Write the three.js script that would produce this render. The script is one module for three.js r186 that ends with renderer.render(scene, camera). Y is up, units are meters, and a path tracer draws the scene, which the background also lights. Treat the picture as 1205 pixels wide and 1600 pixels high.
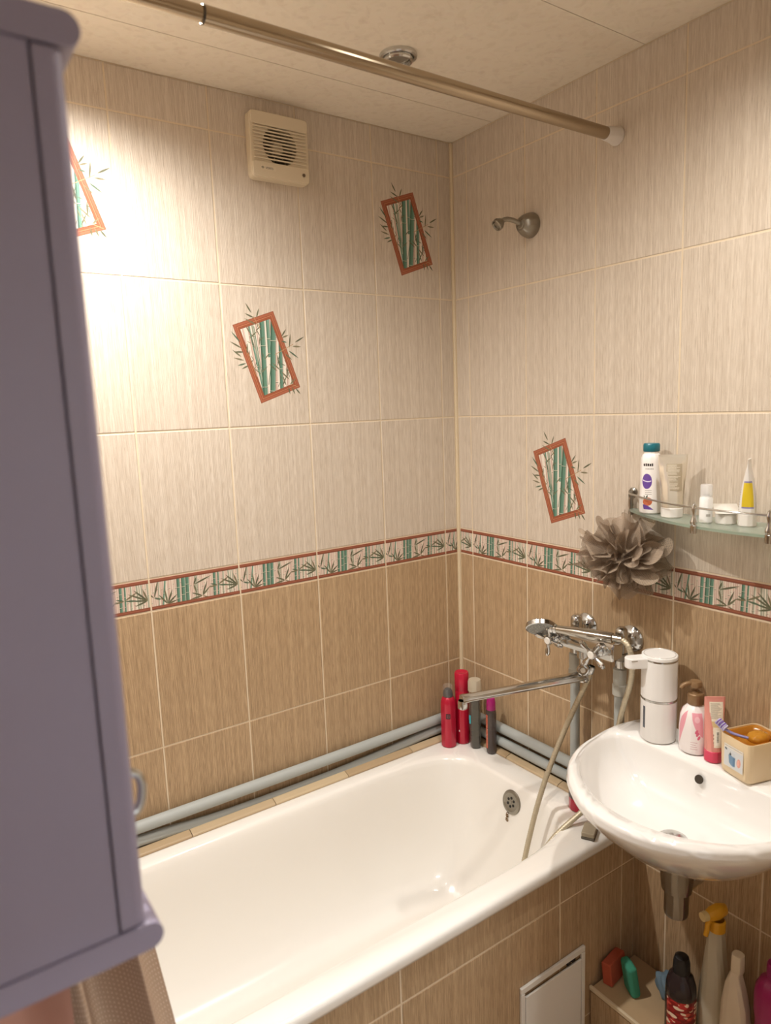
import * as THREE from 'three';
import { RoundedBoxGeometry } from 'three/addons/geometries/RoundedBoxGeometry.js';
import { mergeGeometries, toCreasedNormals } from 'three/addons/utils/BufferGeometryUtils.js';

// ---------------------------------------------------------------- camera, exposure
// Corner of the back wall (z = 0) and the right wall (x = 0) is the origin; floor y = 0; metres.
const scene = new THREE.Scene();
scene.background = new THREE.Color(0x000000);
const camera = new THREE.PerspectiveCamera(72.5216, 1205 / 1600, 0.02, 30);
camera.position.set(-1.551, 1.7408, 1.8159);
{
  const m = new THREE.Matrix4().makeBasis(
    new THREE.Vector3(0.820789, -0.036145, 0.570087),
    new THREE.Vector3(0.11412, 0.988253, -0.101647),
    new THREE.Vector3(-0.559716, 0.148489, 0.815272));
  camera.quaternion.setFromRotationMatrix(m);
}
camera.focus = 2.05;
camera.userData.fStop = 3.6;
const renderer = new THREE.WebGLRenderer({ antialias: true });
renderer.toneMapping = THREE.LinearToneMapping;
renderer.toneMappingExposure = 1.14;
renderer.shadowMap.enabled = true;

// ceiling downlights: [x, z, intensity]; the one over the bath by the right wall is dead
const H = 2.565, XL = -1.72, ZF = 2.0;
const WARM = new THREE.Color(1.0, 0.955, 0.885), WHITE = new THREE.Color(1.0, 0.98, 0.945);   // the bulbs are not of one make
const DOWNLIGHTS = [
  { x: -0.476, z: 0.373, power: 0, color: WARM },
  { x: -1.23, z: 0.36, power: 6.2, color: WHITE },
  { x: -0.476, z: 1.17, power: 2.9, color: WARM },
  { x: -1.24, z: 1.17, power: 1.0, color: WARM },
];

// lamp in the hall outside the open doorway, cooler than the bathroom's downlights
const HALL = { x: -1.15, y: 2.50, z: 2.70, power: 5.0, color: new THREE.Color(0.84, 0.92, 1.0) };

// ---------------------------------------------------------------- helpers
let seed = 20240611;
const rnd = () => { seed = (seed + 0x6D2B79F5) | 0; let t = Math.imul(seed ^ (seed >>> 15), 1 | seed); t = (t + Math.imul(t ^ (t >>> 7), 61 | t)) ^ t; return ((t ^ (t >>> 14)) >>> 0) / 4294967296; };
const rr = (a, b) => a + (b - a) * rnd();
const V = (x, y, z) => new THREE.Vector3(x, y, z);
const used = {};
function numbered(n) { if (!(n in used)) { used[n] = 0; return n; } used[n]++; return n + '_' + String(used[n]).padStart(3, '0'); }
function part(name, geo, mat, parent) { const m = new THREE.Mesh(geo, mat); m.name = name; m.castShadow = m.receiveShadow = true; parent.add(m); return m; }
function thing(name, label, category, pos = [0, 0, 0], group) {
  const g = new THREE.Group(); g.name = numbered(name); g.position.set(...pos); scene.add(g);
  g.userData = { label, category }; if (group) g.userData.group = group; return g;
}
function structure(name, label, category, geo, mat) {
  let o; if (geo) { o = new THREE.Mesh(geo, mat); o.castShadow = o.receiveShadow = true; } else o = new THREE.Group();
  o.name = name; o.userData = { label, category, kind: 'structure' }; scene.add(o); return o;
}
const std = (c, o = {}) => new THREE.MeshPhysicalMaterial({ color: c, roughness: 0.5, ...o });
const box = (w, h, d, x = 0, y = 0, z = 0) => new THREE.BoxGeometry(w, h, d).translate(x, y, z);
const rbox = (w, h, d, r = 0.003, x = 0, y = 0, z = 0, s = 2) => new RoundedBoxGeometry(w, h, d, s, r).translate(x, y, z);
const merge = (...g) => mergeGeometries(g.map(q => { q = q.index ? q.toNonIndexed() : q; for (const k of Object.keys(q.attributes)) if (!['position', 'normal', 'uv'].includes(k)) q.deleteAttribute(k); return q; }));
function vByHeight(g) { g.computeBoundingBox(); const p = g.attributes.position, uv = g.attributes.uv, b = g.boundingBox, d = b.max.y - b.min.y || 1; for (let i = 0; i < p.count; i++) uv.setY(i, (p.getY(i) - b.min.y) / d); return g; }
function lathe(pts, seg = 36, crease = 0.6) { return toCreasedNormals(vByHeight(new THREE.LatheGeometry(pts.map(p => new THREE.Vector2(Math.max(p[0], 1e-5), p[1])), seg)), crease); }
// lathe along an arbitrary axis: from a towards b, profile [r, t] with t in metres from a
function lathed(pts, a, dir, seg = 32) { const q = new THREE.Quaternion().setFromUnitVectors(V(0, 1, 0), dir.clone().normalize()); return lathe(pts, seg).applyQuaternion(q).translate(a.x, a.y, a.z); }
function rodGeo(a, b, r, seg = 16, r2 = r) { const d = b.clone().sub(a), L = d.length(); return lathed([[0, 0], [r, 0], [r2, L], [0, L]], a, d, seg); }
function tube(pts, r, n = 80, seg = 12, tension = 0.5) { return new THREE.TubeGeometry(new THREE.CatmullRomCurve3(pts.map(p => Array.isArray(p) ? V(...p) : p), false, 'catmullrom', tension), n, r, seg, false); }
// loft through closed rings of Vector3
function loft(rings, { capA = true, capB = true, flip = false, crease = 0.7 } = {}) {
  const n = rings[0].length, pos = [], uv = [], idx = [];
  rings.forEach((R, j) => { for (let i = 0; i <= n; i++) { const p = R[i % n]; pos.push(p.x, p.y, p.z); uv.push(i / n, j / (rings.length - 1)); } });
  const w = n + 1;
  for (let j = 0; j < rings.length - 1; j++) for (let i = 0; i < n; i++) {
    const a = j * w + i, b = a + 1, c = a + w, d = c + 1;
    if (flip) idx.push(a, c, b, b, c, d); else idx.push(a, b, c, b, d, c);
  }
  const cap = (R, top, v) => {
    const c = R.reduce((s, p) => s.add(p), V(0, 0, 0)).multiplyScalar(1 / n), k = pos.length / 3;
    pos.push(c.x, c.y, c.z); uv.push(0.5, v);
    for (const p of R) { pos.push(p.x, p.y, p.z); uv.push(0.5, v); }
    for (let i = 0; i < n; i++) { const a = k + 1 + i, b = k + 1 + (i + 1) % n; (top !== flip) ? idx.push(k, a, b) : idx.push(k, b, a); }
  };
  if (capA) cap(rings[0], false, 0);
  if (capB) cap(rings[rings.length - 1], true, 1);
  const g = new THREE.BufferGeometry();
  g.setAttribute('position', new THREE.Float32BufferAttribute(pos, 3));
  g.setAttribute('uv', new THREE.Float32BufferAttribute(uv, 2));
  g.setIndex(idx); vByHeight(g);
  return toCreasedNormals(g, crease);
}
function superRing(cx, cz, a, b, n, y, N = 128) {   // superellipse ring, counter-clockwise seen from above
  const R = [];
  for (let i = 0; i < N; i++) { const t = -i / N * Math.PI * 2, c = Math.cos(t), s = Math.sin(t); R.push(V(cx + a * Math.sign(c) * Math.abs(c) ** (2 / n), y, cz + b * Math.sign(s) * Math.abs(s) ** (2 / n))); }
  return R;
}
function canvasTexture(w, h, draw, srgb = true) {
  const c = document.createElement('canvas'); c.width = w; c.height = h; const g = c.getContext('2d'); draw(g, w, h);
  const t = new THREE.CanvasTexture(c); if (srgb) t.colorSpace = THREE.SRGBColorSpace; t.anisotropy = 8; t.magFilter = THREE.LinearFilter; return t;
}
const wrap = t => { t.wrapS = t.wrapT = THREE.RepeatWrapping; return t; };

// ---------------------------------------------------------------- tile print
function reedField(w, h, ribs, flecks) {            // 0..1 field: vertical reed ribs with loose fibres
  const F = new Float32Array(w * h), off = [], tone = [], wid = [];
  for (let k = 0; k <= ribs; k++) { tone.push(rr(-1, 1)); off.push(rr(-0.3, 0.3)); wid.push(rr(0.6, 1.2)); }
  const ph = Array.from({ length: 24 }, () => [rr(2, 9), rr(0, 6.3), rr(0, 6.3)]);
  for (let y = 0; y < h; y++) for (let x = 0; x < w; x++) {
    const wob = Math.sin(y / h * 7 + x * 0.03) * 0.7, k = Math.min(ribs, Math.max(0, (x + wob) / w * ribs)), ki = Math.floor(k), fr = k - ki;
    const q = ph[ki % 24];
    let v = 0.56 + 0.10 * tone[ki] + 0.20 * (Math.abs(fr - 0.5) < 0.33 * wid[ki] ? 1 : -1) + 0.07 * Math.sin(y / h * q[0] * 6.3 + q[1] + ki);
    v += 0.05 * Math.sin(y * 2 * Math.PI / 6) * (Math.sin(x * 0.11 + y * 0.013) > 0 ? 1 : 0.2);
    F[y * w + x] = v + rr(-0.09, 0.09);
  }
  for (let i = 0; i < flecks; i++) {
    let x = rr(0, w); const y0 = rr(0, h), L = rr(12, 90) * h / 760, d = rr(0.18, 0.6), tw = rnd() < 0.3 ? 2 : 1;
    for (let y = y0; y < y0 + L; y++) { x += rr(-0.25, 0.25); for (let q = 0; q < tw; q++) { const X = (Math.floor(x) + q + w) % w, Y = Math.floor(y) % h; F[Y * w + X] -= d * Math.sin((y - y0) / L * Math.PI); } }
  }
  return F;
}
function paintReed(g, w, h, F, lo, hi) {
  const im = g.createImageData(w, h);
  for (let i = 0; i < w * h; i++) { const t = Math.min(1, Math.max(0, F[i])); for (let c = 0; c < 3; c++) im.data[i * 4 + c] = lo[c] + (hi[c] - lo[c]) * t; im.data[i * 4 + 3] = 255; }
  g.putImageData(im, 0, 0);
}
function leaf(g, x, y, ang, len, wid, col) {
  g.save(); g.translate(x, y); g.rotate(ang); g.fillStyle = col; g.beginPath(); g.moveTo(0, 0); g.quadraticCurveTo(len * 0.4, -wid, len, 0); g.quadraticCurveTo(len * 0.4, wid, 0, 0); g.fill();
  g.strokeStyle = 'rgba(225,205,170,0.55)'; g.lineWidth = 0.9; g.beginPath(); g.moveTo(0, 0); g.lineTo(len * 0.9, 0); g.stroke(); g.restore();
}
function stalk(g, x0, y0, x1, y1, w, cols, joints) {
  const a = Math.atan2(y1 - y0, x1 - x0), L = Math.hypot(x1 - x0, y1 - y0);
  g.save(); g.translate(x0, y0); g.rotate(a);
  g.fillStyle = cols[0]; g.fillRect(0, -w / 2, L, w); g.fillStyle = cols[1]; g.fillRect(0, -w * 0.22, L, w * 0.36); g.fillStyle = cols[2]; g.fillRect(0, -w * 0.42, L, w * 0.12);
  for (const j of joints) { g.fillStyle = '#e4dcc6'; g.fillRect(L * j, -w * 0.58, 2.4, w * 1.16); g.fillStyle = 'rgba(40,60,45,0.8)'; g.fillRect(L * j + 2.4, -w * 0.58, 2, w * 1.16); }
  g.restore();
}
const GREEN = ['#466855', '#648c78', '#93b3a1'], GREEN2 = ['#567865', '#779e8a', '#a9c2b3'], PINK = ['#c2a191', '#d8c0b0', '#efe4da'], GREY = ['#8c8d7a', '#aeb09b', '#d9d8c8'];
const LEAFC = ['#54553c', '#5f6147', '#4b4f38', '#6b654a', '#3f5a44'];
function drawDecor(g, w, h) {
  const P = (u, v) => [u * w, (1 - v) * h], TL = P(0.108, 0.724), TR = P(0.607, 0.836), BR = P(0.901, 0.278), BL = P(0.394, 0.163);
  const quad = k => [TL, TR, BR, BL].map(p => { // inset by k pixels along both edges
    const ex = [TR[0] - TL[0], TR[1] - TL[1]], ey = [BL[0] - TL[0], BL[1] - TL[1]], lx = Math.hypot(...ex), ly = Math.hypot(...ey);
    const sx = (p === TL || p === BL) ? 1 : -1, sy = (p === TL || p === TR) ? 1 : -1;
    return [p[0] + sx * ex[0] / lx * k + sy * ey[0] / ly * k, p[1] + sx * ex[1] / lx * k + sy * ey[1] / ly * k];
  });
  const fill = (q, c) => { g.fillStyle = c; g.beginPath(); q.forEach((p, i) => i ? g.lineTo(...p) : g.moveTo(...p)); g.closePath(); g.fill(); };
  fill(quad(0), '#8f4f36'); fill(quad(3), '#a86247'); fill(quad(13), '#8a4a30'); fill(quad(16), '#c17e5c'); fill(quad(19), '#9a563a'); fill(quad(29), '#7d4029'); fill(quad(31), '#e6dccd');
  g.save(); g.beginPath(); quad(31).forEach((p, i) => i ? g.lineTo(...p) : g.moveTo(...p)); g.closePath(); g.clip();
  const st = (a, b, wd, c, j) => stalk(g, ...P(...a), ...P(...b), wd, c, j);
  for (const [u0, u1, wd, c] of [[0.20, 0.36, 9, PINK], [0.28, 0.40, 15, PINK], [0.33, 0.44, 12, GREY], [0.38, 0.46, 9, PINK], [0.43, 0.49, 10, PINK], [0.56, 0.60, 10, PINK], [0.63, 0.60, 12, PINK], [0.70, 0.68, 12, PINK], [0.74, 0.75, 14, PINK], [0.80, 0.80, 10, GREY]]) st([u0, 0.80], [u1, 0.2], wd, c, [rr(0.2, 0.45), rr(0.55, 0.85)]);
  st([0.30, 0.72], [0.43, 0.26], 9, GREEN2, [0.3, 0.62]);
  st([0.53, 0.80], [0.535, 0.50], 19, GREEN2, [0.55, 0.9]);
  st([0.461, 0.80], [0.453, 0.20], 27, GREEN, [0.36, 0.86]);
  st([0.675, 0.65], [0.662, 0.25], 19, GREEN, [0.58]);
  st([0.601, 0.76], [0.543, 0.21], 30, GREEN, [0.25, 0.92]);
  g.strokeStyle = '#4e6b52'; g.lineWidth = 3; for (const [a, b] of [[[0.36, 0.72], [0.44, 0.28]], [[0.56, 0.50], [0.50, 0.30]], [[0.62, 0.44], [0.70, 0.62]]]) { g.beginPath(); g.moveTo(...P(...a)); g.lineTo(...P(...b)); g.stroke(); }
  const L = (u, v, a, len, i) => leaf(g, ...P(u, v), a, len, len * 0.11, LEAFC[i % 5]);
  for (let i = 0; i < 22; i++) L(rr(0.27, 0.46), rr(0.34, 0.72), rr(-2.7, -0.5), rr(26, 62), i);
  for (let i = 0; i < 15; i++) L(rr(0.60, 0.82), rr(0.26, 0.44), rr(-2.8, -0.3), rr(30, 68), i);
  g.restore();
  g.strokeStyle = '#b48f66'; g.lineWidth = 3;
  for (const [a, b] of [[[0.44, 0.70], [0.36, 0.79]], [[0.36, 0.36], [0.25, 0.56]], [[0.60, 0.52], [0.84, 0.60]], [[0.78, 0.30], [0.88, 0.28]]]) { g.beginPath(); g.moveTo(...P(...a)); g.lineTo(...P(...b)); g.stroke(); }
  const LL = (a, b, i, wd = 7.5) => { const A = P(...a), B = P(...b), dx = B[0] - A[0], dy = B[1] - A[1]; leaf(g, A[0], A[1], Math.atan2(dy, dx), Math.hypot(dx, dy), wd, LEAFC[i % 5]); };
  [[[0.341, 0.813], [0.274, 0.884]], [[0.397, 0.782], [0.435, 0.851]], [[0.37, 0.78], [0.26, 0.81]], [[0.40, 0.73], [0.25, 0.775]], [[0.19, 0.602], [0.086, 0.68]], [[0.205, 0.560], [0.063, 0.609]], [[0.19, 0.50], [0.086, 0.551]], [[0.22, 0.535], [0.11, 0.535]], [[0.22, 0.475], [0.094, 0.494]], [[0.24, 0.455], [0.137, 0.438]], [[0.27, 0.44], [0.184, 0.414]], [[0.26, 0.52], [0.27, 0.60]],
   [[0.861, 0.612], [0.986, 0.657]], [[0.826, 0.583], [0.94, 0.581]], [[0.775, 0.551], [0.899, 0.496]], [[0.788, 0.573], [0.808, 0.676]], [[0.73, 0.53], [0.811, 0.483]], [[0.694, 0.652], [0.758, 0.709]], [[0.70, 0.645], [0.785, 0.665]], [[0.69, 0.62], [0.76, 0.61]], [[0.75, 0.28], [0.765, 0.225]], [[0.79, 0.28], [0.83, 0.225]], [[0.84, 0.27], [0.90, 0.225]], [[0.77, 0.30], [0.85, 0.345]]].forEach(([a, b], i) => LL(a, b, i));
}
function drawBorder(g, w, h) {
  g.fillStyle = '#e6dccb'; g.fillRect(0, 0, w, h);
  for (let x = 0; x < w; x += rr(8, 13)) stalk(g, x, h * 0.1, x + rr(-6, 6), h * 0.92, rr(5, 10), [PINK, GREY, PINK][Math.floor(rr(0, 3))], [rr(0.15, 0.9)]);
  const G = (x, ww) => stalk(g, x, h * 0.1, x - 4, h * 0.92, ww, GREEN, [rr(0.2, 0.4), rr(0.6, 0.85)]);
  G(w * 0.30, 17); G(w * 0.355, 21); G(w * 0.40, 20); G(w * 0.71, 15); G(w * 0.755, 9); stalk(g, w * 0.16, h * 0.1, w * 0.12, h * 0.92, 9, GREEN2, [0.5]);
  const fan = (x, y, list) => list.forEach(([a, L], i) => leaf(g, x * w, y * h, a, L * 1.12, 9.5, LEAFC[(i * 2 + (L | 0)) % 5]));
  fan(0.17, 0.88, [[-2.2, 70], [-1.7, 84], [-1.2, 78], [-0.7, 66], [-0.25, 52]]);
  fan(0.03, 0.62, [[-2.3, 80], [-1.3, 90], [0.3, 40]]); fan(0.98, 0.66, [[-2.35, 92], [-2.65, 105], [-3.0, 78], [2.85, 66], [-1.9, 70]]);
  fan(0.56, 0.82, [[-2.7, 60], [-1.2, 80], [3.0, 66], [-0.8, 60], [0.45, 80]]); fan(0.47, 0.4, [[-1.2, 42], [-0.35, 100], [1.3, 52]]); fan(0.74, 0.55, [[-0.5, 78], [0.15, 72], [-2.8, 40], [3.05, 52]]);
  for (const [y, hh] of [[0, h * 0.115], [h * 0.885, h * 0.115]]) { g.fillStyle = '#8b4f3a'; g.fillRect(0, y, w, hh); g.fillStyle = '#a2634b'; g.fillRect(0, y + hh * 0.35, w, hh * 0.16); g.fillStyle = '#6f3a2a'; g.fillRect(0, y + hh * 0.85, w, hh * 0.15); }
}
const TW = 640, TH = 972, LIGHT = [[178, 160, 140], [229, 217, 201]], BROWN = [[136, 110, 80], [211, 181, 144]];
const fields = [0, 1, 2].map(() => reedField(TW, TH, 104, 520));
const bumps = fields.map(F => canvasTexture(TW, TH, (g, w, h) => paintReed(g, w, h, F, [0, 0, 0], [255, 255, 255]), false));
const TILE = { roughness: 0.42, bumpScale: 0.0004, specularIntensity: 0.8 };
const lightMats = fields.map((F, i) => new THREE.MeshPhysicalMaterial({ ...TILE, bumpMap: bumps[i], map: canvasTexture(TW, TH, (g, w, h) => paintReed(g, w, h, F, ...LIGHT)) }));
const brownMats = fields.map((F, i) => new THREE.MeshPhysicalMaterial({ ...TILE, bumpMap: bumps[i], map: canvasTexture(TW, TH, (g, w, h) => paintReed(g, w, h, F, ...BROWN)) }));
const decorMat = new THREE.MeshPhysicalMaterial({ ...TILE, bumpMap: bumps[1], map: canvasTexture(TW, TH, (g, w, h) => { paintReed(g, w, h, fields[1], ...LIGHT); g.scale(w / 448, h / 680); drawDecor(g, 448, 680); }) });
const borderMat = new THREE.MeshPhysicalMaterial({ roughness: 0.35, map: canvasTexture(512, 178, drawBorder) });
const groutMat = std(0xe2d0b4, { roughness: 0.85 });

// a tile whose face looks along +z, lower left corner at the origin, bevelled edge; uv window crops cut tiles
const tileCache = {};
function tileGeo(w, h, u0, v0, u1, v1, d = 0.006) {
  const key = [w, h, u0, v0, u1, v1].map(x => x.toFixed(4)).join();
  if (tileCache[key]) return tileCache[key];
  const e = 0.0012, z = d, A = [[0, 0], [w, 0], [w, h], [0, h]], B = [[e, e], [w - e, e], [w - e, h - e], [e, h - e]], pos = [], uv = [];
  const put = (x, y, zz) => { pos.push(x, y, zz); uv.push(u0 + (u1 - u0) * x / w, v0 + (v1 - v0) * y / h); };
  const quad = (a, b, c, q) => { for (const p of [a, b, c, a, c, q]) put(...p); };
  quad([...B[0], z], [...B[1], z], [...B[2], z], [...B[3], z]);
  for (let i = 0; i < 4; i++) { const j = (i + 1) % 4; quad([...A[i], z - e * 0.7], [...A[j], z - e * 0.7], [...B[j], z], [...B[i], z]); quad([...A[i], 0], [...A[j], 0], [...A[j], z - e * 0.7], [...A[i], z - e * 0.7]); }
  const g = new THREE.BufferGeometry(); g.setAttribute('position', new THREE.Float32BufferAttribute(pos, 3)); g.setAttribute('uv', new THREE.Float32BufferAttribute(uv, 2)); g.computeVertexNormals();
  return tileCache[key] = g;
}
// rows of the tiling (bottom, top): lower brown rows, printed border, light rows
const W = 0.25, TILEH = 0.3797, G = 0.0042;
const H3 = 1.70, H4 = H3 - TILEH, H5 = H4 - 0.0869, H6 = H5 - TILEH, H7 = H6 - TILEH, H2 = H3 + TILEH, H1 = H2 + TILEH;
const ROWS = [[0, H7, 'brown'], [H7, H6, 'brown'], [H6, H5, 'brown'], [H5, H4, 'border'], [H4, H3, 'light'], [H3, H2, 'light'], [H2, H1, 'light'], [H1, H, 'light']];
// place(tile, s, y): sets position and turn of a tile that starts s metres along its wall
function tileWall(wall, s0, s1, first, place, decor = {}) {
  const cuts = [s0]; for (let s = first; s < s1 - 0.004; s += W) if (s > s0 + 0.004) cuts.push(s); cuts.push(s1);
  ROWS.forEach(([ya, yb, kind], r) => {
    for (let c = 0; c < cuts.length - 1; c++) {
      const a = cuts[c] + G / 2, b = cuts[c + 1] - G / 2, w = b - a, h = yb - ya - G;
      if (w < 0.006) continue;
      const full = kind === 'border' ? 0.0869 : TILEH, fu = Math.min(1, (w + G) / W), fv = Math.min(1, (h + G) / full), startsCut = c === 0;
      const u0 = startsCut ? 1 - fu : 0, v0 = ya === 0 ? 1 - fv : 0;
      const i = Math.floor(rr(0, 3)), mat = kind === 'border' ? borderMat : decor[r + ':' + c] ? decorMat : kind === 'light' ? lightMats[i] : brownMats[i];
      const m = part(kind === 'border' ? 'border_tile' : decor[r + ':' + c] ? 'picture_tile' : 'tile', tileGeo(w, h, u0, v0, u0 + fu, v0 + fv), mat, wall);
      place(m, a, ya + G / 2);
    }
  });
}

// ---------------------------------------------------------------- room shell
const FAN = { x: -0.6235, y: 2.438 };
const wallBack = structure('wall_back', 'tiled back wall behind the bath with bamboo border', 'wall', (() => {   // the wall is bored through for the fan's duct
  const a = XL - 0.2, b = 0.2, sh = new THREE.Shape([[a, -0.1], [b, -0.1], [b, H + 0.1], [a, H + 0.1]].map(p => new THREE.Vector2(...p))), o = new THREE.Path(); o.absarc(FAN.x, FAN.y + 0.004, 0.054, 0, Math.PI * 2, true); sh.holes.push(o);
  return new THREE.ExtrudeGeometry(sh, { depth: 0.15, bevelEnabled: false, curveSegments: 32 }).translate(0, 0, -0.1512);
})(), groutMat);
const FIRSTB = (-0.0597 - XL) % W;   // back wall runs from the left wall (s = 0 at x = XL) to the corner
tileWall(wallBack, 0, -XL - 0.0065, FIRSTB, (m, s, y) => m.position.set(XL + s, y, -0.006), { '6:6': 1, '5:4': 1, '6:2': 1 });
// the two tiles behind the fan are notched around the duct (the notch is covered by the housing)
for (const m of wallBack.children) {
  const x = m.position.x, y = m.position.y; m.geometry.computeBoundingBox(); const w = m.geometry.boundingBox.max.x, h = m.geometry.boundingBox.max.y;
  const u0 = FAN.x - 0.057 - x, u1 = FAN.x + 0.057 - x, v0 = FAN.y - 0.053 - y, v1 = FAN.y + 0.061 - y;
  if (u0 < 0 || u1 > w || v1 <= 0 || v0 >= h) continue;
  const pts = v0 > 0 ? [[0, 0], [w, 0], [w, h], [u1, h], [u1, v0], [u0, v0], [u0, h], [0, h]] : [[0, 0], [u0, 0], [u0, v1], [u1, v1], [u1, 0], [w, 0], [w, h], [0, h]];
  const g = new THREE.ExtrudeGeometry(new THREE.Shape(pts.map(p => new THREE.Vector2(...p))), { depth: 0.006, bevelEnabled: false }), p = g.attributes.position, uv = g.attributes.uv;
  for (let i = 0; i < p.count; i++) uv.setXY(i, p.getX(i) / W, p.getY(i) / TILEH);
  m.geometry = g;
}
const wallRight = structure('wall_right', 'tiled right wall carrying the mixer, shelf and washbasin', 'wall', box(0.15, H + 0.2, ZF + 0.4, 0.0762, H / 2, ZF / 2), groutMat);
tileWall(wallRight, 0.0065, ZF, 0.0699, (m, s, y) => { m.position.set(0.006, y, s); m.rotation.y = -Math.PI / 2; }, { '4:2': 1 });
const wallLeft = structure('wall_left', 'tiled left wall behind the cabinet', 'wall', box(0.15, H + 0.2, ZF + 0.4, XL - 0.0762, H / 2, ZF / 2), groutMat);
tileWall(wallLeft, 0, ZF - 0.0065, 0.10, (m, s, y) => { m.position.set(XL - 0.006, y, ZF - s); m.rotation.y = Math.PI / 2; });
const paintMat = std(0xd9cbb6, { roughness: 0.8 });
const wallFront = structure('wall_front', 'plain front wall with the doorway', 'wall', merge(
  box(0.16, H + 0.2, 0.12, XL + 0.08, H / 2, ZF + 0.06), box(0.86, H + 0.2, 0.12, -0.43, H / 2, ZF + 0.06), box(0.70, H - 2.05, 0.12, -1.21, (H + 2.05) / 2, ZF + 0.06)), paintMat);
const hallMat = std(0xd8d6d4, { roughness: 0.85 });
structure('wall_hall', 'pale walls of the hall outside the doorway', 'wall', merge(box(3.4, 2.9, 0.1, -1.2, 1.35, ZF + 1.37), box(0.1, 2.9, 1.2, -2.9, 1.35, ZF + 0.72), box(0.1, 2.9, 1.2, 0.5, 1.35, ZF + 0.72), box(3.4, 0.1, 1.2, -1.2, -0.056, ZF + 0.72), box(3.4, 0.1, 1.2, -1.2, 2.75, ZF + 0.72)), hallMat);
const frame = structure('door_1', 'white frame of the open bathroom doorway', 'door');
part('door_frame', merge(rbox(0.05, 2.05, 0.15, 0.004, -1.535, 1.025, ZF + 0.06), rbox(0.05, 2.05, 0.15, 0.004, -0.885, 1.025, ZF + 0.06), rbox(0.70, 0.05, 0.15, 0.004, -1.21, 2.025, ZF + 0.06)), std(0xe2ddd4, { roughness: 0.5 }), frame);
const floor = structure('floor', 'beige tiled floor', 'floor', box(-XL + 0.4, 0.12, ZF + 0.4, XL / 2, -0.066, ZF / 2), std(0x9a8468, { roughness: 0.8 }));
const floorMats = [0xb29a7a, 0xab9273, 0xb8a080].map(c => std(c, { roughness: 0.4 }));
for (let i = 0; i < 6; i++) for (let j = 0; j < 4; j++) { const w = i === 5 ? 0.067 : 0.33; const t = part('floor_tile', tileGeo(w - 0.003, 0.317, 0, 0, 1, 1), floorMats[(i * 2 + j) % 3], floor); t.rotation.x = -Math.PI / 2; t.position.set(XL + i * 0.33, -0.006, 0.73 + 0.319 * (j + 1) - 0.006); }
// ceiling: broad beige boards with thin seams
const speck = wrap(canvasTexture(512, 512, (g, w, h) => {
  g.fillStyle = '#efe4d2'; g.fillRect(0, 0, w, h);
  for (let i = 0; i < 2600; i++) { g.fillStyle = rnd() < 0.5 ? `rgba(242,233,217,${rr(0.05, 0.22)})` : `rgba(212,197,176,${rr(0.04, 0.18)})`; g.beginPath(); g.ellipse(rr(0, w), rr(0, h), rr(2, 16), rr(1.5, 7), rr(0, 3.1), 0, 6.3); g.fill(); }
}));
const ceilMat = std(0xffffff, { map: speck, roughness: 0.45 });
const ceiling = structure('ceiling', 'beige panelled ceiling with thin seams', 'ceiling', box(-XL + 0.4, 0.12, ZF + 0.4, XL / 2, H + 0.066, ZF / 2), std(0x8c7860, { roughness: 0.8 }));
[[0, 0.19], [0.19, 0.71], [0.71, 1.23], [1.23, 1.75], [1.75, ZF]].forEach(([a, b]) => {
  const w = -XL, d = b - a - 0.0022, g = new THREE.BoxGeometry(w, 0.006, d); const p = g.attributes.position, uv = g.attributes.uv;
  for (let i = 0; i < p.count; i++) uv.setXY(i, p.getX(i) / 0.6, (p.getZ(i) + a) / 0.6);
  part('ceiling_panel', g, ceilMat, ceiling).position.set(XL / 2, H + 0.003, (a + b) / 2);
});
// inner corner bead
const creamMat = std(0xd9c6a6, { roughness: 0.4 });
structure('trim_1', 'cream corner bead between the tiled walls', 'trim', rodGeo(V(-0.0005, 0.70, 0.0005), V(-0.0005, H - 0.001, 0.0005), 0.0068, 12), creamMat);

// bath apron
const apronZ = 0.722, apron = structure('wall_apron', 'brown tiled apron in front of the bath', 'wall', box(-XL, 0.565, 0.05, XL / 2, 0.2825, apronZ - 0.0262), groutMat);
{
  const cuts = [XL, -1.305, -0.805, -0.305, -0.055, 0];
  for (const [ya, yb] of [[0, 0.09], [0.09, 0.4735], [0.4735, 0.565]]) for (let c = 0; c < cuts.length - 1; c++) {
    const w = cuts[c + 1] - cuts[c] - G, h = yb - ya - G, fu = Math.min(1.9, w / W);
    const t = part('tile', tileGeo(w, h, 0.02, 0, 0.02 + fu, h / TILEH), brownMats[(c + (ya > 0.3)) % 3], apron); t.position.set(cuts[c] + G / 2, ya + G / 2, apronZ - 0.006);
  }
  for (const m of [...brownMats, ...bumps]) { const t = m.map || m; wrap(t); }
}
const whitePlastic = std(0xe9e6e0, { roughness: 0.4 });
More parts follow.
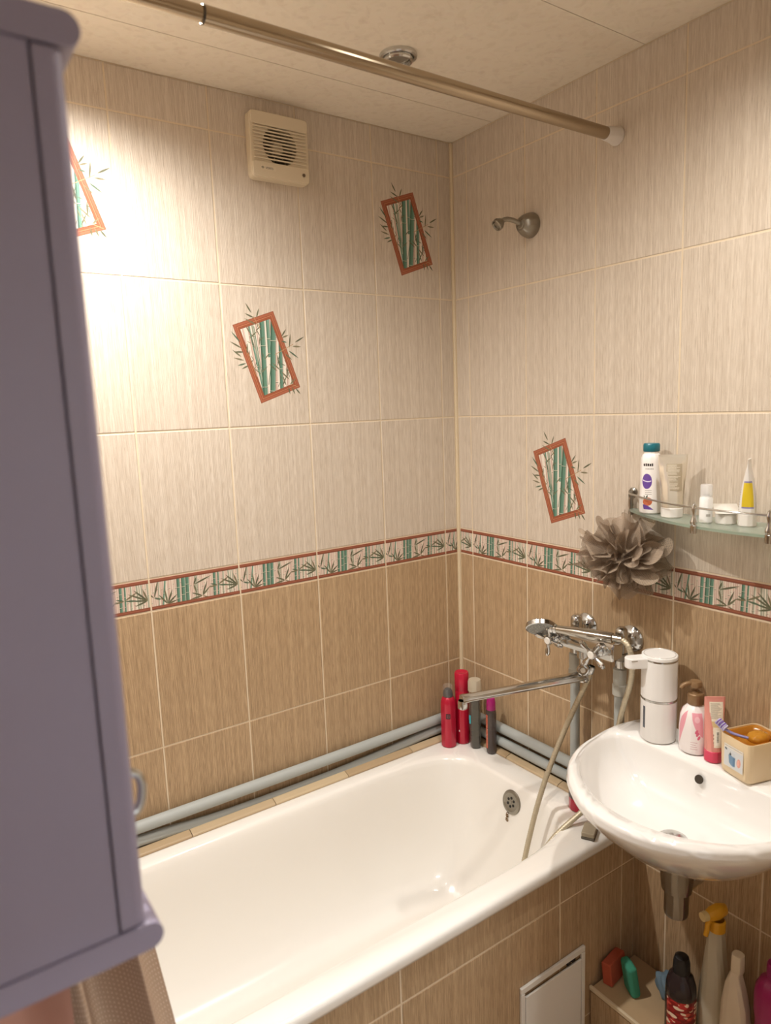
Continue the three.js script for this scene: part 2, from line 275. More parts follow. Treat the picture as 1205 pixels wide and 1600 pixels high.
{ // access hatch in the apron
  const t = thing('access_hatch', 'white plastic access hatch in the brown tiled bath apron', 'hatch', [-0.3345, 0.168, apronZ]);
  const w = 0.237, h = 0.296;
  part('hatch_frame', merge(rbox(w, 0.016, 0.008, 0.002, 0, h / 2 - 0.008, 0.0045), rbox(w, 0.016, 0.008, 0.002, 0, -h / 2 + 0.008, 0.0045), rbox(0.013, h - 0.033, 0.008, 0.002, -w / 2 + 0.0065, 0, 0.0045), rbox(0.013, h - 0.033, 0.008, 0.002, w / 2 - 0.0065, 0, 0.0045)), whitePlastic, t);
  part('hatch_door', rbox(w - 0.03, h - 0.044, 0.006, 0.002).rotateZ(-0.012).translate(-0.001, -0.008, 0.006), whitePlastic, t);
  const dark = std(0x151312, { roughness: 0.6 });
  for (const x of [0.056, 0.074]) part('latch', rbox(0.013, 0.009, 0.006, 0.001, x, h / 2 - 0.0205 - 0.0002 * x, 0.005), dark, t);
}

// ---------------------------------------------------------------- shared object materials
const chrome = std(0xc9c9c7, { metalness: 1, roughness: 0.13 });
const dullChrome = std(0x9d988e, { metalness: 1, roughness: 0.3 });
const enamel = std(0xf3efe8, { roughness: 0.22, clearcoat: 0.6, clearcoatRoughness: 0.06, side: THREE.DoubleSide });
const ceramic = std(0xf2efeb, { roughness: 0.12, clearcoat: 0.8, clearcoatRoughness: 0.04, side: THREE.DoubleSide });
const greyPipe = std(0xa9adaa, { roughness: 0.45 });
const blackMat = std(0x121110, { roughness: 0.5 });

// ---------------------------------------------------------------- bath
const RIM = 0.60;
{
  const t = thing('bathtub', 'large white enamelled bathtub behind the tiled apron', 'bathtub');
  const N = 168, ring = (xl, xr, zb, zf, n, y) => superRing((xl + xr) / 2, (zb + zf) / 2, (xr - xl) / 2, (zf - zb) / 2, n, y, N);
  const R = [
    ring(-1.695, -0.05, 0.052, 0.730, 60, 0.566), ring(-1.699, -0.047, 0.048, 0.7345, 60, 0.569), ring(-1.70, -0.046, 0.047, 0.7365, 60, 0.576),
    ring(-1.70, -0.046, 0.047, 0.737, 60, 0.586), ring(-1.699, -0.047, 0.048, 0.735, 55, 0.594), ring(-1.696, -0.05, 0.051, 0.730, 50, 0.5985), ring(-1.69, -0.055, 0.056, 0.723, 45, RIM),
    ring(-1.64, -0.13, 0.088, 0.678, 7, RIM - 0.0005), ring(-1.634, -0.136, 0.094, 0.671, 6.5, 0.5975), ring(-1.628, -0.142, 0.1, 0.665, 6, 0.590), ring(-1.62, -0.147, 0.106, 0.66, 6, 0.575),
    ring(-1.60, -0.157, 0.115, 0.653, 5.6, 0.53), ring(-1.57, -0.17, 0.125, 0.645, 5.2, 0.47), ring(-1.53, -0.187, 0.135, 0.637, 5, 0.40), ring(-1.47, -0.21, 0.15, 0.625, 4.6, 0.33),
    ring(-1.41, -0.235, 0.168, 0.608, 4.2, 0.27), ring(-1.35, -0.265, 0.19, 0.585, 4, 0.235), ring(-1.28, -0.30, 0.22, 0.555, 3.6, 0.214), ring(-1.18, -0.36, 0.265, 0.51, 3.2, 0.203), ring(-1.0, -0.5, 0.33, 0.45, 2.6, 0.198)];
  part('basin', loft(R, { capA: false, capB: true, crease: 1.2 }), enamel, t);
  // overflow rosette on the steep end
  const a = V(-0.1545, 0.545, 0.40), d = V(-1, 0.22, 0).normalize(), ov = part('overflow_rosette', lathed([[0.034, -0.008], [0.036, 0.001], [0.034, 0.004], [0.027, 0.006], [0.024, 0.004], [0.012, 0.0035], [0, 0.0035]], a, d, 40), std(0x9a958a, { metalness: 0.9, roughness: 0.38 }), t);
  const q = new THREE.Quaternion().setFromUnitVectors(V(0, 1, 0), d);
  for (let i = 0; i < 6; i++) { const p = V(Math.cos(i * 1.047) * 0.0125, 0.0033, Math.sin(i * 1.047) * 0.0125).applyQuaternion(q).add(a); part('overflow_shade_disc', lathed([[0, 0], [0.0042, 0], [0.0042, 0.0009], [0, 0.0009]], p, d, 14), blackMat, ov); }  // thin black discs: the darkness inside the holes is painted, nothing is bored
  part('screw', lathed([[0, 0], [0.0055, 0], [0.0045, 0.002], [0, 0.0025]], a.clone().addScaledVector(d, 0.003), d, 16), dullChrome, ov);
  const links = []; for (let i = 0; i < 4; i++) links.push(new THREE.TorusGeometry(0.0042, 0.0012, 6, 12).rotateY(i % 2 ? 1.57 : 0).translate(-0.166 - i * 0.0006, 0.508 - i * 0.0066, 0.392));
  part('chain_stub', merge(...links), std(0x8d6f45, { metalness: 0.8, roughness: 0.45 }), ov);
  part('drain', lathe([[0.034, 0], [0.036, 0.002], [0.028, 0.003], [0.02, 0.001], [0, 0.001]]).translate(-0.42, 0.202, 0.39), chrome, t);
}
// narrow ceramic ledge strips along the walls
{
  const strip = structure('trim_2', 'narrow beige ceramic strips sealing the bath against the walls', 'trim');
  const mats = [0xbda685, 0xb39a78, 0xc6b08e].map(c => std(c, { roughness: 0.45 }));
  const prof = () => { const s = new THREE.Shape(); s.moveTo(0.028, 0); s.lineTo(0.056, 0); s.quadraticCurveTo(0.057, 0.005, 0.052, 0.0075); s.lineTo(0.036, 0.012); s.quadraticCurveTo(0.030, 0.0135, 0.028, 0.009); s.lineTo(0.028, 0); return s; };
  const piece = L => new THREE.ExtrudeGeometry(prof(), { depth: L, bevelEnabled: false });
  const g1 = piece(0.248), g2 = piece(0.215);
  for (let i = 0; i < 7; i++) { const x0 = -0.02 - i * 0.25; if (x0 - 0.2 < XL) break; const m = part('ledge_strip', g1, mats[i % 3], strip); m.rotation.y = -Math.PI / 2; m.position.set(x0, 0.6005, 0); }
  for (let i = 0; i < 3; i++) { const m = part('ledge_strip', g2, mats[(i + 1) % 3], strip); m.scale.x = -1; m.position.set(0, 0.6005, 0.06 + i * 0.217); }
}
// grey water pipes that run above the ledge, round the corner and up to the mixer
{
  const mk = (label, pts, r) => { const t = thing('water_pipe', label, 'pipe', [0, 0, 0], 'grey plastic water pipes'); part('pipe', tube(pts, r, 160, 14), greyPipe, t); return t; };
  const up = mk('upper grey plastic pipe running along both walls above the bath', [[-1.70, 0.668, 0.023], [-1.15, 0.666, 0.023], [-0.6, 0.664, 0.021], [-0.12, 0.667, 0.022], [-0.045, 0.670, 0.024], [-0.024, 0.672, 0.045], [-0.022, 0.675, 0.12], [-0.022, 0.676, 0.4], [-0.022, 0.675, 0.69]], 0.0165);
  const lo = mk('lower grey plastic pipe just over the bath ledge', [[-1.70, 0.644, 0.030], [-1.30, 0.634, 0.024], [-1.1, 0.622, 0.018], [-0.9, 0.606, 0.0155], [-0.6, 0.604, 0.0155], [-0.36, 0.613, 0.0155], [-0.2, 0.626, 0.018], [-0.11, 0.631, 0.024], [-0.05, 0.632, 0.034], [-0.034, 0.633, 0.055], [-0.032, 0.634, 0.12], [-0.03, 0.635, 0.4], [-0.03, 0.635, 0.69]], 0.015);
  for (const [o, y] of [[up, 0.672], [lo, 0.632]]) part('elbow', new THREE.SphereGeometry(0.021, 20, 14).translate(-0.031, y, 0.031 + (o === lo ? 0.006 : 0)), greyPipe, o);
  const inkTex = canvasTexture(64, 512, (g, w, h) => { g.fillStyle = '#a9adaa'; g.fillRect(0, 0, w, h); g.fillStyle = '#3c4044'; for (let y = 4; y < h; y += 20) g.fillRect(36, y, 4, rr(7, 13)); });
  const inked = std(0xffffff, { map: inkTex, roughness: 0.45 });
  for (const [z, label, mat] of [[0.548, 'vertical grey pipe with a dashed ink line under the mixer, nearer the corner', inked], [0.698, 'vertical grey pipe under the mixer, beside the washbasin', greyPipe]]) {
    const t = thing('riser_pipe', label, 'pipe', [-0.045, 0, z], 'grey plastic water pipes');
    part('pipe', lathe([[0.0135, 0.655], [0.0135, 1.0]], 20), mat, t);
    part('coupling', lathe([[0.0135, 0.955], [0.0185, 0.958], [0.0185, 0.985], [0.0165, 0.988], [0.0175, 1.002], [0.0175, 1.03], [0.0135, 1.034]], 24), std(0xb4b3aa, { roughness: 0.45 }), t);
    part('tee', merge(rodGeo(V(0, 0.66, 0), V(0, 0.70, 0), 0.0175, 20), rodGeo(V(0.0, 0.675, 0), V(0.022, 0.675, 0), 0.0175, 20)), greyPipe, t);
  }
}

// ---------------------------------------------------------------- mixer
{
  const t = thing('bath_mixer', 'chrome two-handle bath mixer with a long spout on the right wall', 'mixer tap');
  const Y = 1.10, BX = -0.098;
  for (const z of [0.552, 0.702]) {
    part('flange', lathed([[0.036, 0.0], [0.036, 0.004], [0.031, 0.010], [0.02, 0.015], [0.015, 0.022], [0.015, 0.04]], V(0.0, Y + 0.005, z), V(-1, 0, 0), 36), chrome, t);
    const e = part('supply_elbow', merge(
      lathe([[0.014, 1.034], [0.017, 1.036], [0.017, 1.055], [0.0125, 1.058], [0.0125, 1.075], [0.0165, 1.085], [0.0165, 1.128], [0.0145, 1.139], [0.008, 1.146], [0, 1.148]], 28).translate(-0.045, 0, z),
      rodGeo(V(-0.045, Y, z), V(BX, Y - 0.005, z), 0.0125, 20)), chrome, t);
    part('cap_nut', new THREE.CylinderGeometry(0.0185, 0.0185, 0.018, 6).translate(-0.045, 1.064, z), dullChrome, e);
  }
  const bodyShape = new THREE.Shape(); bodyShape.moveTo(-0.015, -0.019); bodyShape.lineTo(0.016, -0.016); bodyShape.quadraticCurveTo(0.021, 0, 0.016, 0.017); bodyShape.lineTo(-0.013, 0.02); bodyShape.quadraticCurveTo(-0.021, 0, -0.015, -0.019);
  part('body', new THREE.ExtrudeGeometry(bodyShape, { depth: 0.196, bevelEnabled: true, bevelSize: 0.003, bevelThickness: 0.006, bevelSegments: 3, curveSegments: 12 }).translate(BX, Y - 0.005, 0.528), chrome, t);
  const face = V(-0.93, -0.02, 0.36).normalize();
  for (const [z, spin, nm] of [[0.548, 0.1, 'left'], [0.694, 0.62, 'right']]) {
    const a = V(BX - 0.014, Y - 0.002, z), d = V(-1, -0.06, 0.05).normalize();
    const h = part('valve_handle', (() => {
      const gs = [lathed([[0.017, 0], [0.019, 0.003], [0.016, 0.010], [0.013, 0.012], [0.0145, 0.02], [0.011, 0.024], [0.008, 0.028], [0.0085, 0.036], [0.0125, 0.041], [0.0135, 0.046], [0.0115, 0.051], [0, 0.0515]], a, d, 28)];
      const q = new THREE.Quaternion().setFromUnitVectors(V(0, 1, 0), d), c = a.clone().addScaledVector(d, 0.045);
      for (let k = 0; k < 4; k++) { const an = spin + k * Math.PI / 2, r = V(Math.cos(an), 0, Math.sin(an)).applyQuaternion(q); gs.push(lathed([[0.005, 0.008], [0.0042, 0.018], [0.007, 0.029], [0.0075, 0.036], [0.005, 0.039], [0.0064, 0.0415], [0.0044, 0.0455], [0, 0.0465]], c, r, 14)); }
      return merge(...gs);
    })(), chrome, t);
    part('button', lathed([[0.0098, 0], [0.0098, 0.001], [0.0085, 0.0022], [0, 0.003]], a.clone().addScaledVector(d, 0.051), d, 24), std(0xece7df, { roughness: 0.25 }), h);
  }
  // outlet, diverter and long swivel spout
  part('outlet', lathe([[0.014, 0.985], [0.0165, 0.99], [0.0165, 1.012], [0.013, 1.016], [0.013, 1.05], [0.0185, 1.053], [0.0185, 1.072], [0.015, 1.076]], 28).translate(BX, 0, 0.622), chrome, t);
  const dd = V(-0.82, 0.05, 0.57).normalize(), dv = part('diverter', lathed([[0.012, 0], [0.012, 0.016], [0.0155, 0.018], [0.0165, 0.024], [0.0145, 0.029], [0.011, 0.03], [0.010, 0.026], [0, 0.026]], V(BX, 1.024, 0.622), dd, 28), chrome, t);
  part('button', lathed([[0, 0], [0.007, 0], [0.0065, 0.003], [0, 0.004]], V(BX, 1.024, 0.622).addScaledVector(dd, 0.026), dd, 20), std(0xcfc9bd, { metalness: 0.6, roughness: 0.3 }), dv);
  const A = V(BX, 1.0, 0.622), B = V(-0.456, 1.004, 0.535), dir = B.clone().sub(A).normalize(), side = V(0, 1, 0).cross(dir).normalize(), ringS = (p, w, hh, n = 20) => { const R = []; for (let i = 0; i < n; i++) { const an = i / n * 6.2832, c = Math.cos(an), s = Math.sin(an); R.push(p.clone().addScaledVector(side, w * Math.sign(c) * Math.abs(c) ** 0.6).addScaledVector(V(0, 1, 0), hh * Math.sign(s) * Math.abs(s) ** 0.6)); } return R; };
  const sp = [[-0.018, 0.012, 0.008], [-0.014, 0.0165, 0.0105], [0.03, 0.0165, 0.0105], [0.2, 0.0135, 0.0095], [0.345, 0.0115, 0.009], [0.368, 0.0125, 0.0105], [0.372, 0.0115, 0.0095]].map(([s, w, hh]) => ringS(A.clone().addScaledVector(dir, s), w, hh));
  part('spout', loft(sp, { flip: false }), chrome, t);
  part('spout_nozzle', lathe([[0, -0.026], [0.010, -0.026], [0.0125, -0.024], [0.0125, -0.009], [0.011, -0.004]], 24).translate(B.x, B.y, B.z), chrome, t);
  part('shower_cradle', merge(rodGeo(V(BX, Y, 0.622), V(BX - 0.004, Y + 0.026, 0.622), 0.008, 16), new THREE.TorusGeometry(0.0175, 0.0045, 10, 24, Math.PI * 1.15).rotateZ(Math.PI * 0.93).translate(BX - 0.004, Y + 0.037, 0.622)), chrome, t);
}
{ // hand shower lying in the cradle
  const t = thing('hand_shower', 'chrome hand shower lying across the bath mixer', 'shower head');
  const E = V(-0.098, 1.134, 0.742), Hd = V(-0.158, 1.130, 0.546), n = V(-0.50, -0.74, 0.45).normalize();
  const dir = Hd.clone().sub(E);
  part('handle', lathed([[0, 0], [0.0095, 0], [0.0095, 0.022], [0.0135, 0.024], [0.0145, 0.04], [0.0145, 0.09], [0.0125, 0.14], [0.0095, 0.19], [0.0085, 0.205], [0, 0.205]], E, dir, 26), std(0xb9b4aa, { metalness: 1, roughness: 0.2 }), t);
  part('collar', lathed([[0.0105, 0.176], [0.0125, 0.178], [0.0125, 0.184], [0.0105, 0.186], [0.0125, 0.188], [0.0125, 0.193], [0.010, 0.195]], E, dir, 24), chrome, t);
  const hc = Hd.clone().addScaledVector(dir.clone().normalize(), 0.018);
  part('spray_head', lathed([[0, -0.017], [0.016, -0.016], [0.034, -0.010], [0.041, -0.004], [0.0425, 0.004], [0.0415, 0.008], [0.038, 0.009]], hc, n, 44), chrome, t);
  const fp = part('spray_face', lathed([[0.039, 0.006], [0.039, 0.0085], [0.037, 0.0105], [0.012, 0.011], [0, 0.011]], hc, n, 40), std(0x9c9e9b, { metalness: 0.5, roughness: 0.35 }), t);
  const q = new THREE.Quaternion().setFromUnitVectors(V(0, 1, 0), n), dots = [];
  for (const [r, k] of [[0.032, 20], [0.024, 14], [0.014, 8]]) for (let i = 0; i < k; i++) dots.push(new THREE.SphereGeometry(0.0014, 6, 5).translate(...V(Math.cos(i / k * 6.2832) * r, 0.0112, Math.sin(i / k * 6.2832) * r).applyQuaternion(q).add(hc).toArray()));
  part('nozzles', merge(...dots), std(0xd9d7d0, { roughness: 0.4 }), fp).userData.kind = 'stuff';
}
{ // one metal hose: from the mixer outlet down into the bath and back up behind the basin to the hand shower
  const t = thing('shower_hose', 'ribbed metal shower hose looping down into the bath', 'hose');
  const pts = [[-0.088, 1.018, 0.640], [-0.100, 0.97, 0.626], [-0.118, 0.905, 0.606], [-0.14, 0.835, 0.588], [-0.18, 0.716, 0.565], [-0.2, 0.615, 0.545], [-0.22, 0.523, 0.534], [-0.238, 0.43, 0.524], [-0.27, 0.31, 0.51], [-0.33, 0.235, 0.51], [-0.40, 0.225, 0.53], [-0.40, 0.25, 0.56], [-0.34, 0.34, 0.585], [-0.28, 0.50, 0.612], [-0.238, 0.568, 0.628], [-0.2, 0.600, 0.640], [-0.16, 0.625, 0.652], [-0.1, 0.67, 0.672], [-0.055, 0.76, 0.70], [-0.06, 0.87, 0.708], [-0.078, 0.954, 0.738], [-0.09, 1.026, 0.765], [-0.1, 1.091, 0.774], [-0.104, 1.126, 0.764], [-0.1, 1.134, 0.746]].map(p => V(...p));
  const curve = new THREE.CatmullRomCurve3(pts, false, 'centripetal');
  const g = new THREE.TubeGeometry(curve, 900, 0.0076, 12, false), p = g.attributes.position, nr = g.attributes.normal;
  for (let i = 0; i < p.count; i++) { const k = Math.floor(i / 13) % 3 === 0 ? -0.0011 : 0; p.setXYZ(i, p.getX(i) + nr.getX(i) * k, p.getY(i) + nr.getY(i) * k, p.getZ(i) + nr.getZ(i) * k); }
  g.computeVertexNormals();
  part('hose', g, std(0xc4b89f, { metalness: 0.5, roughness: 0.42 }), t);
  part('hose_nut', lathed([[0.0085, 0], [0.0105, 0.002], [0.0105, 0.02], [0.008, 0.024]], pts[0].clone().add(V(-0.002, 0.014, 0.004)), pts[1].clone().sub(pts[0]), 18), chrome, t);
}
{ // bell shaped wall holder high on the right wall
  const t = thing('shower_wall_arm', 'small chrome shower arm with bell flange high on the right wall', 'shower arm', [0, 2.238, 0.345]);
  const d = V(-1, 0, 0);
  part('flange', lathed([[0.034, 0], [0.035, 0.006], [0.031, 0.022], [0.024, 0.036], [0.018, 0.043], [0.014, 0.044], [0.0125, 0.048], [0, 0.048]], V(0, 0, 0), d, 36), dullChrome, t);
  part('arm', tube([[-0.04, 0, 0], [-0.065, 0.008, -0.006], [-0.088, 0.010, -0.012], [-0.104, 0.002, -0.017]], 0.0068, 24, 12), dullChrome, t);
  part('nozzle', lathed([[0.008, -0.006], [0.0125, 0.0], [0.0165, 0.008], [0.0165, 0.018], [0.013, 0.02], [0.011, 0.016], [0, 0.016]], V(-0.104, 0.002, -0.017), V(-0.75, -0.6, -0.1), 26), dullChrome, t);
}

// ---------------------------------------------------------------- washbasin
const SZ = 0.99, SY = 0.90;
{
  const t = thing('washbasin', 'white ceramic washbasin on the right wall overlapping the bath', 'washbasin');
  const half = [[0.0, 0.0], [0.0, 0.12], [0.0, 0.205], [-0.006, 0.232], [-0.03, 0.25], [-0.08, 0.263], [-0.125, 0.268], [-0.19, 0.264], [-0.27, 0.249], [-0.33, 0.222], [-0.38, 0.184], [-0.42, 0.138], [-0.45, 0.088], [-0.464, 0.04], [-0.467, 0]];
  const innerHalf = [[-0.117, 0.0], [-0.118, 0.10], [-0.119, 0.175], [-0.122, 0.205], [-0.134, 0.228], [-0.155, 0.241], [-0.185, 0.245], [-0.225, 0.240], [-0.27, 0.227], [-0.315, 0.203], [-0.355, 0.168], [-0.385, 0.128], [-0.408, 0.083], [-0.420, 0.04], [-0.423, 0]];
  const outline = hf => { const pts = []; for (let i = 0; i < hf.length; i++) pts.push(V(hf[i][0], 0, -hf[i][1])); for (let i = hf.length - 2; i > 0; i--) pts.push(V(hf[i][0], 0, hf[i][1])); const c = new THREE.CatmullRomCurve3(pts, true, 'centripetal'); const R = []; for (let i = 0; i < 112; i++) R.push(c.getPoint(i / 112)); return R; };
  const O = outline(half), I = outline(innerHalf);
  const at = (R, y, f) => R.map(p => { const q = f(p); return V(q[0], y, SZ + q[1]); });
  const shrinkO = s => p => [p.x < -0.16 ? -0.16 + (p.x + 0.16) * s : p.x, p.z * (0.05 + 0.95 * s)];
  const inset = d => p => [Math.min(0, p.x < -0.01 ? p.x + d * 0.9 : p.x), p.z * (1 - d / 0.27)];
  const shrinkI = s => p => [-0.245 + (p.x + 0.245) * s, p.z * s];
  const bowl = (R, y, s, k = 0) => R.map(p => V(p.x > -0.15 ? p.x + (-0.245 - p.x) * (1 - s) * (1 - k) : -0.245 + (p.x + 0.245) * s, y, SZ + p.z * s));
  const rings = [
    at(O, 0.715, shrinkO(0.06)), at(O, 0.7155, shrinkO(0.2)), at(O, 0.718, shrinkO(0.32)), at(O, 0.726, shrinkO(0.42)), at(O, 0.742, shrinkO(0.53)), at(O, 0.768, shrinkO(0.65)), at(O, 0.797, shrinkO(0.76)), at(O, 0.822, shrinkO(0.85)), at(O, 0.843, shrinkO(0.915)), at(O, 0.858, shrinkO(0.957)), at(O, 0.870, shrinkO(0.984)),
    at(O, 0.881, shrinkO(1)), at(O, 0.888, inset(0.0008)), at(O, 0.895, inset(0.004)), at(O, 0.899, inset(0.009)), at(O, 0.9, inset(0.015)),
    at(I, 0.8985, p => [p.x + (p.x > -0.2 ? 0.006 : -0.006) * 1, p.z * 1.02]), at(I, 0.895, p => [p.x, p.z * 1.0]), bowl(I, 0.886, 0.985, 0.5), bowl(I, 0.868, 0.965, 0.6), bowl(I, 0.845, 0.925, 0.65), bowl(I, 0.820, 0.855, 0.6), bowl(I, 0.80, 0.76, 0.45), bowl(I, 0.785, 0.63, 0.3), bowl(I, 0.776, 0.48, 0.1), bowl(I, 0.772, 0.30, 0), bowl(I, 0.7705, 0.12, 0)];
  part('bowl', loft(rings, { capA: true, capB: true, crease: 1.3, flip: true }), ceramic, t);
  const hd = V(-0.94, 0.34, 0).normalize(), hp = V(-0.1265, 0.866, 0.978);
  part('overflow_shade_disc', lathed([[0, 0.0004], [0.0085, 0.0006], [0.0098, 0.0014], [0.0102, -0.001]], hp, hd, 26), std(0x3a3024, { roughness: 0.7 }), t);  // solid dark disc; the shade inside the overflow opening is put into its colour
  part('drain', lathe([[0.031, 0.0], [0.032, 0.004], [0.027, 0.006], [0.024, 0.0055], [0.024, 0.010], [0.014, 0.0155], [0, 0.017]], 36).translate(-0.245, 0.770, 0.992), chrome, t);
  // chrome bottle trap under the bowl
  part('trap', lathe([[0, 0.552], [0.018, 0.553], [0.025, 0.558], [0.027, 0.566], [0.027, 0.618], [0.033, 0.622], [0.035, 0.640], [0.037, 0.668], [0.037, 0.722]], 40).translate(-0.2, 0, 0.976), std(0x8f8c88, { metalness: 1, roughness: 0.2 }), t);
  part('waste_pipe', tube([[-0.178, 0.612, 0.978], [-0.12, 0.612, 0.978], [-0.05, 0.612, 0.978], [-0.001, 0.612, 0.978]], 0.013, 12, 16), chrome, t);
}

// ---------------------------------------------------------------- things on the basin
const toCam = Math.atan2(-1.45, 0.95);
{
  const t = thing('soap_dispenser', 'white automatic soap dispenser on the washbasin by the wall', 'soap dispenser', [-0.078, SY, 0.838]);
  const w = std(0xefece8, { roughness: 0.3 });
  part('lower_body', lathe([[0, 0], [0.038, 0], [0.0415, 0.003], [0.0425, 0.008], [0.0425, 0.103], [0.041, 0.105]], 48), w, t);
  part('ring', lathe([[0.041, 0.104], [0.0428, 0.105], [0.0428, 0.109], [0.041, 0.11]], 48), chrome, t);
  part('upper_body', lathe([[0.041, 0.109], [0.0425, 0.111], [0.0425, 0.205], [0.041, 0.207]], 48), w, t);
  part('ring', lathe([[0.041, 0.206], [0.0427, 0.2065], [0.0427, 0.2095], [0.041, 0.21]], 48), chrome, t);
  const top = part('top', lathe([[0.041, 0.2095], [0.0425, 0.211], [0.0420, 0.217], [0.040, 0.2185], [0, 0.2185]], 48), w, t);
  part('top_ring', lathe([[0.036, 0.2184], [0.0368, 0.2192], [0.0375, 0.2184]], 48), std(0xb8b2aa, { metalness: 0.8, roughness: 0.3 }), top);
  const a = Math.atan2(-0.5, -0.85), s = part('spout', (() => { const sh = new THREE.Shape(); sh.moveTo(0, -0.017); sh.lineTo(0.07, -0.013); sh.absarc(0.072, 0, 0.013, -Math.PI / 2, Math.PI / 2); sh.lineTo(0, 0.017); return merge(new THREE.ExtrudeGeometry(sh, { depth: 0.020, bevelEnabled: true, bevelSize: 0.003, bevelThickness: 0.003, bevelSegments: 3 }).rotateX(-Math.PI / 2).translate(0, 0.191, 0)); })(), w, t);
  s.rotation.y = -a;
  part('spout_trim', box(0.048, 0.002, 0.033, 0.054, 0.2085, 0), chrome, s);
  part('nozzle', lathe([[0, 0], [0.003, 0.001], [0.005, 0.008], [0.007, 0.011]], 16).translate(0.066, 0.181, 0), std(0xddd6ca, { roughness: 0.3 }), s);
  const sl = part('level_window', rbox(0.003, 0.056, 0.007, 0.0014, 0.0422, 0.062, 0), std(0x5e6066, { roughness: 0.2 }), t); sl.rotation.y = -Math.atan2(-0.30, -0.95);
}
{
  const t = thing('pump_bottle', 'white and pink pump bottle with bronze pump on the washbasin', 'bottle', [-0.068, SY, 0.928]);
  const tex = canvasTexture(512, 256, (g, w, h) => {
    g.fillStyle = '#f1e9e6'; g.fillRect(0, 0, w, h);
    for (const cx of [0.10, 0.42, 0.74]) {   // two pink sweeps that leave a white wedge between them
      g.fillStyle = '#e7a0ac'; g.beginPath(); g.moveTo(w * (cx - 0.09), h * 0.85); g.bezierCurveTo(w * (cx - 0.12), h * 0.45, w * (cx - 0.08), h * 0.2, w * cx, h * 0.12); g.bezierCurveTo(w * (cx + 0.01), h * 0.4, w * (cx - 0.05), h * 0.6, w * (cx - 0.09), h * 0.85); g.fill();
      g.beginPath(); g.moveTo(w * (cx + 0.06), h * 0.14); g.lineTo(w * (cx + 0.19), h * 0.14); g.lineTo(w * (cx + 0.19), h * 0.62); g.bezierCurveTo(w * (cx + 0.13), h * 0.55, w * (cx + 0.08), h * 0.4, w * (cx + 0.06), h * 0.14); g.fill();
      g.fillStyle = '#f0c0c7'; g.beginPath(); g.ellipse(w * (cx + 0.125), h * 0.26, w * 0.03, h * 0.06, 0.3, 0, 6.3); g.fill();
    }
    g.fillStyle = '#d9647f'; for (const [x, y] of [[0.87, 0.55], [0.885, 0.62], [0.86, 0.5]]) { g.beginPath(); g.ellipse(w * x, h * y, 7, 12, 0.5, 0, 6.3); g.fill(); }
    g.fillStyle = '#c48d96'; for (let i = 0; i < 4; i++) g.fillRect(w * 0.80, h * (0.72 + i * 0.045), rr(26, 44), 2);
  });
  part('bottle_body', lathe([[0, 0], [0.028, 0], [0.033, 0.004], [0.0345, 0.014], [0.0345, 0.060], [0.0325, 0.088], [0.028, 0.103], [0.0195, 0.112], [0.016, 0.117], [0.016, 0.121]], 44), std(0xffffff, { map: tex, roughness: 0.3 }), t);
  const br = std(0x8d6f4e, { roughness: 0.32, metalness: 0.25 }), pm = part('pump', merge(lathe([[0.0175, 0.118], [0.0185, 0.12], [0.0185, 0.143], [0.017, 0.145], [0.011, 0.146], [0.0095, 0.15], [0.0055, 0.151], [0.0055, 0.162]], 30), lathe([[0.006, 0.158], [0.0145, 0.16], [0.0155, 0.166], [0.0125, 0.1735], [0.006, 0.176], [0, 0.1765]], 30)), br, t);
  const sp = part('pump_spout', tube([[0.006, 0.168, 0], [0.018, 0.169, 0], [0.03, 0.165, 0], [0.036, 0.158, 0]], 0.0052, 20, 12), br, pm); sp.rotation.y = -Math.atan2(-0.5, -0.85);
}
function squeezeTube(r, width, h0, h1, n = 40, thick = 0.0016) {   // round at h0, flat crimp at h1, crimp runs along x
  const rings = [], S = [0, 0.06, 0.15, 0.3, 0.45, 0.6, 0.75, 0.88, 0.93, 1];
  for (const s of S) { const e = Math.min(1, s / 0.93), a = r + (width / 2 - r) * Math.min(1, e * 1.05), b = thick + (r - thick) * Math.cos(e * Math.PI / 2) ** 0.9; const R = []; for (let i = 0; i < n; i++) { const t = -i / n * 6.2832; R.push(V(a * Math.cos(t), h0 + (h1 - h0) * s, b * Math.sin(t))); } rings.push(R); }
  return loft(rings, { flip: false, crease: 1.0 });
}
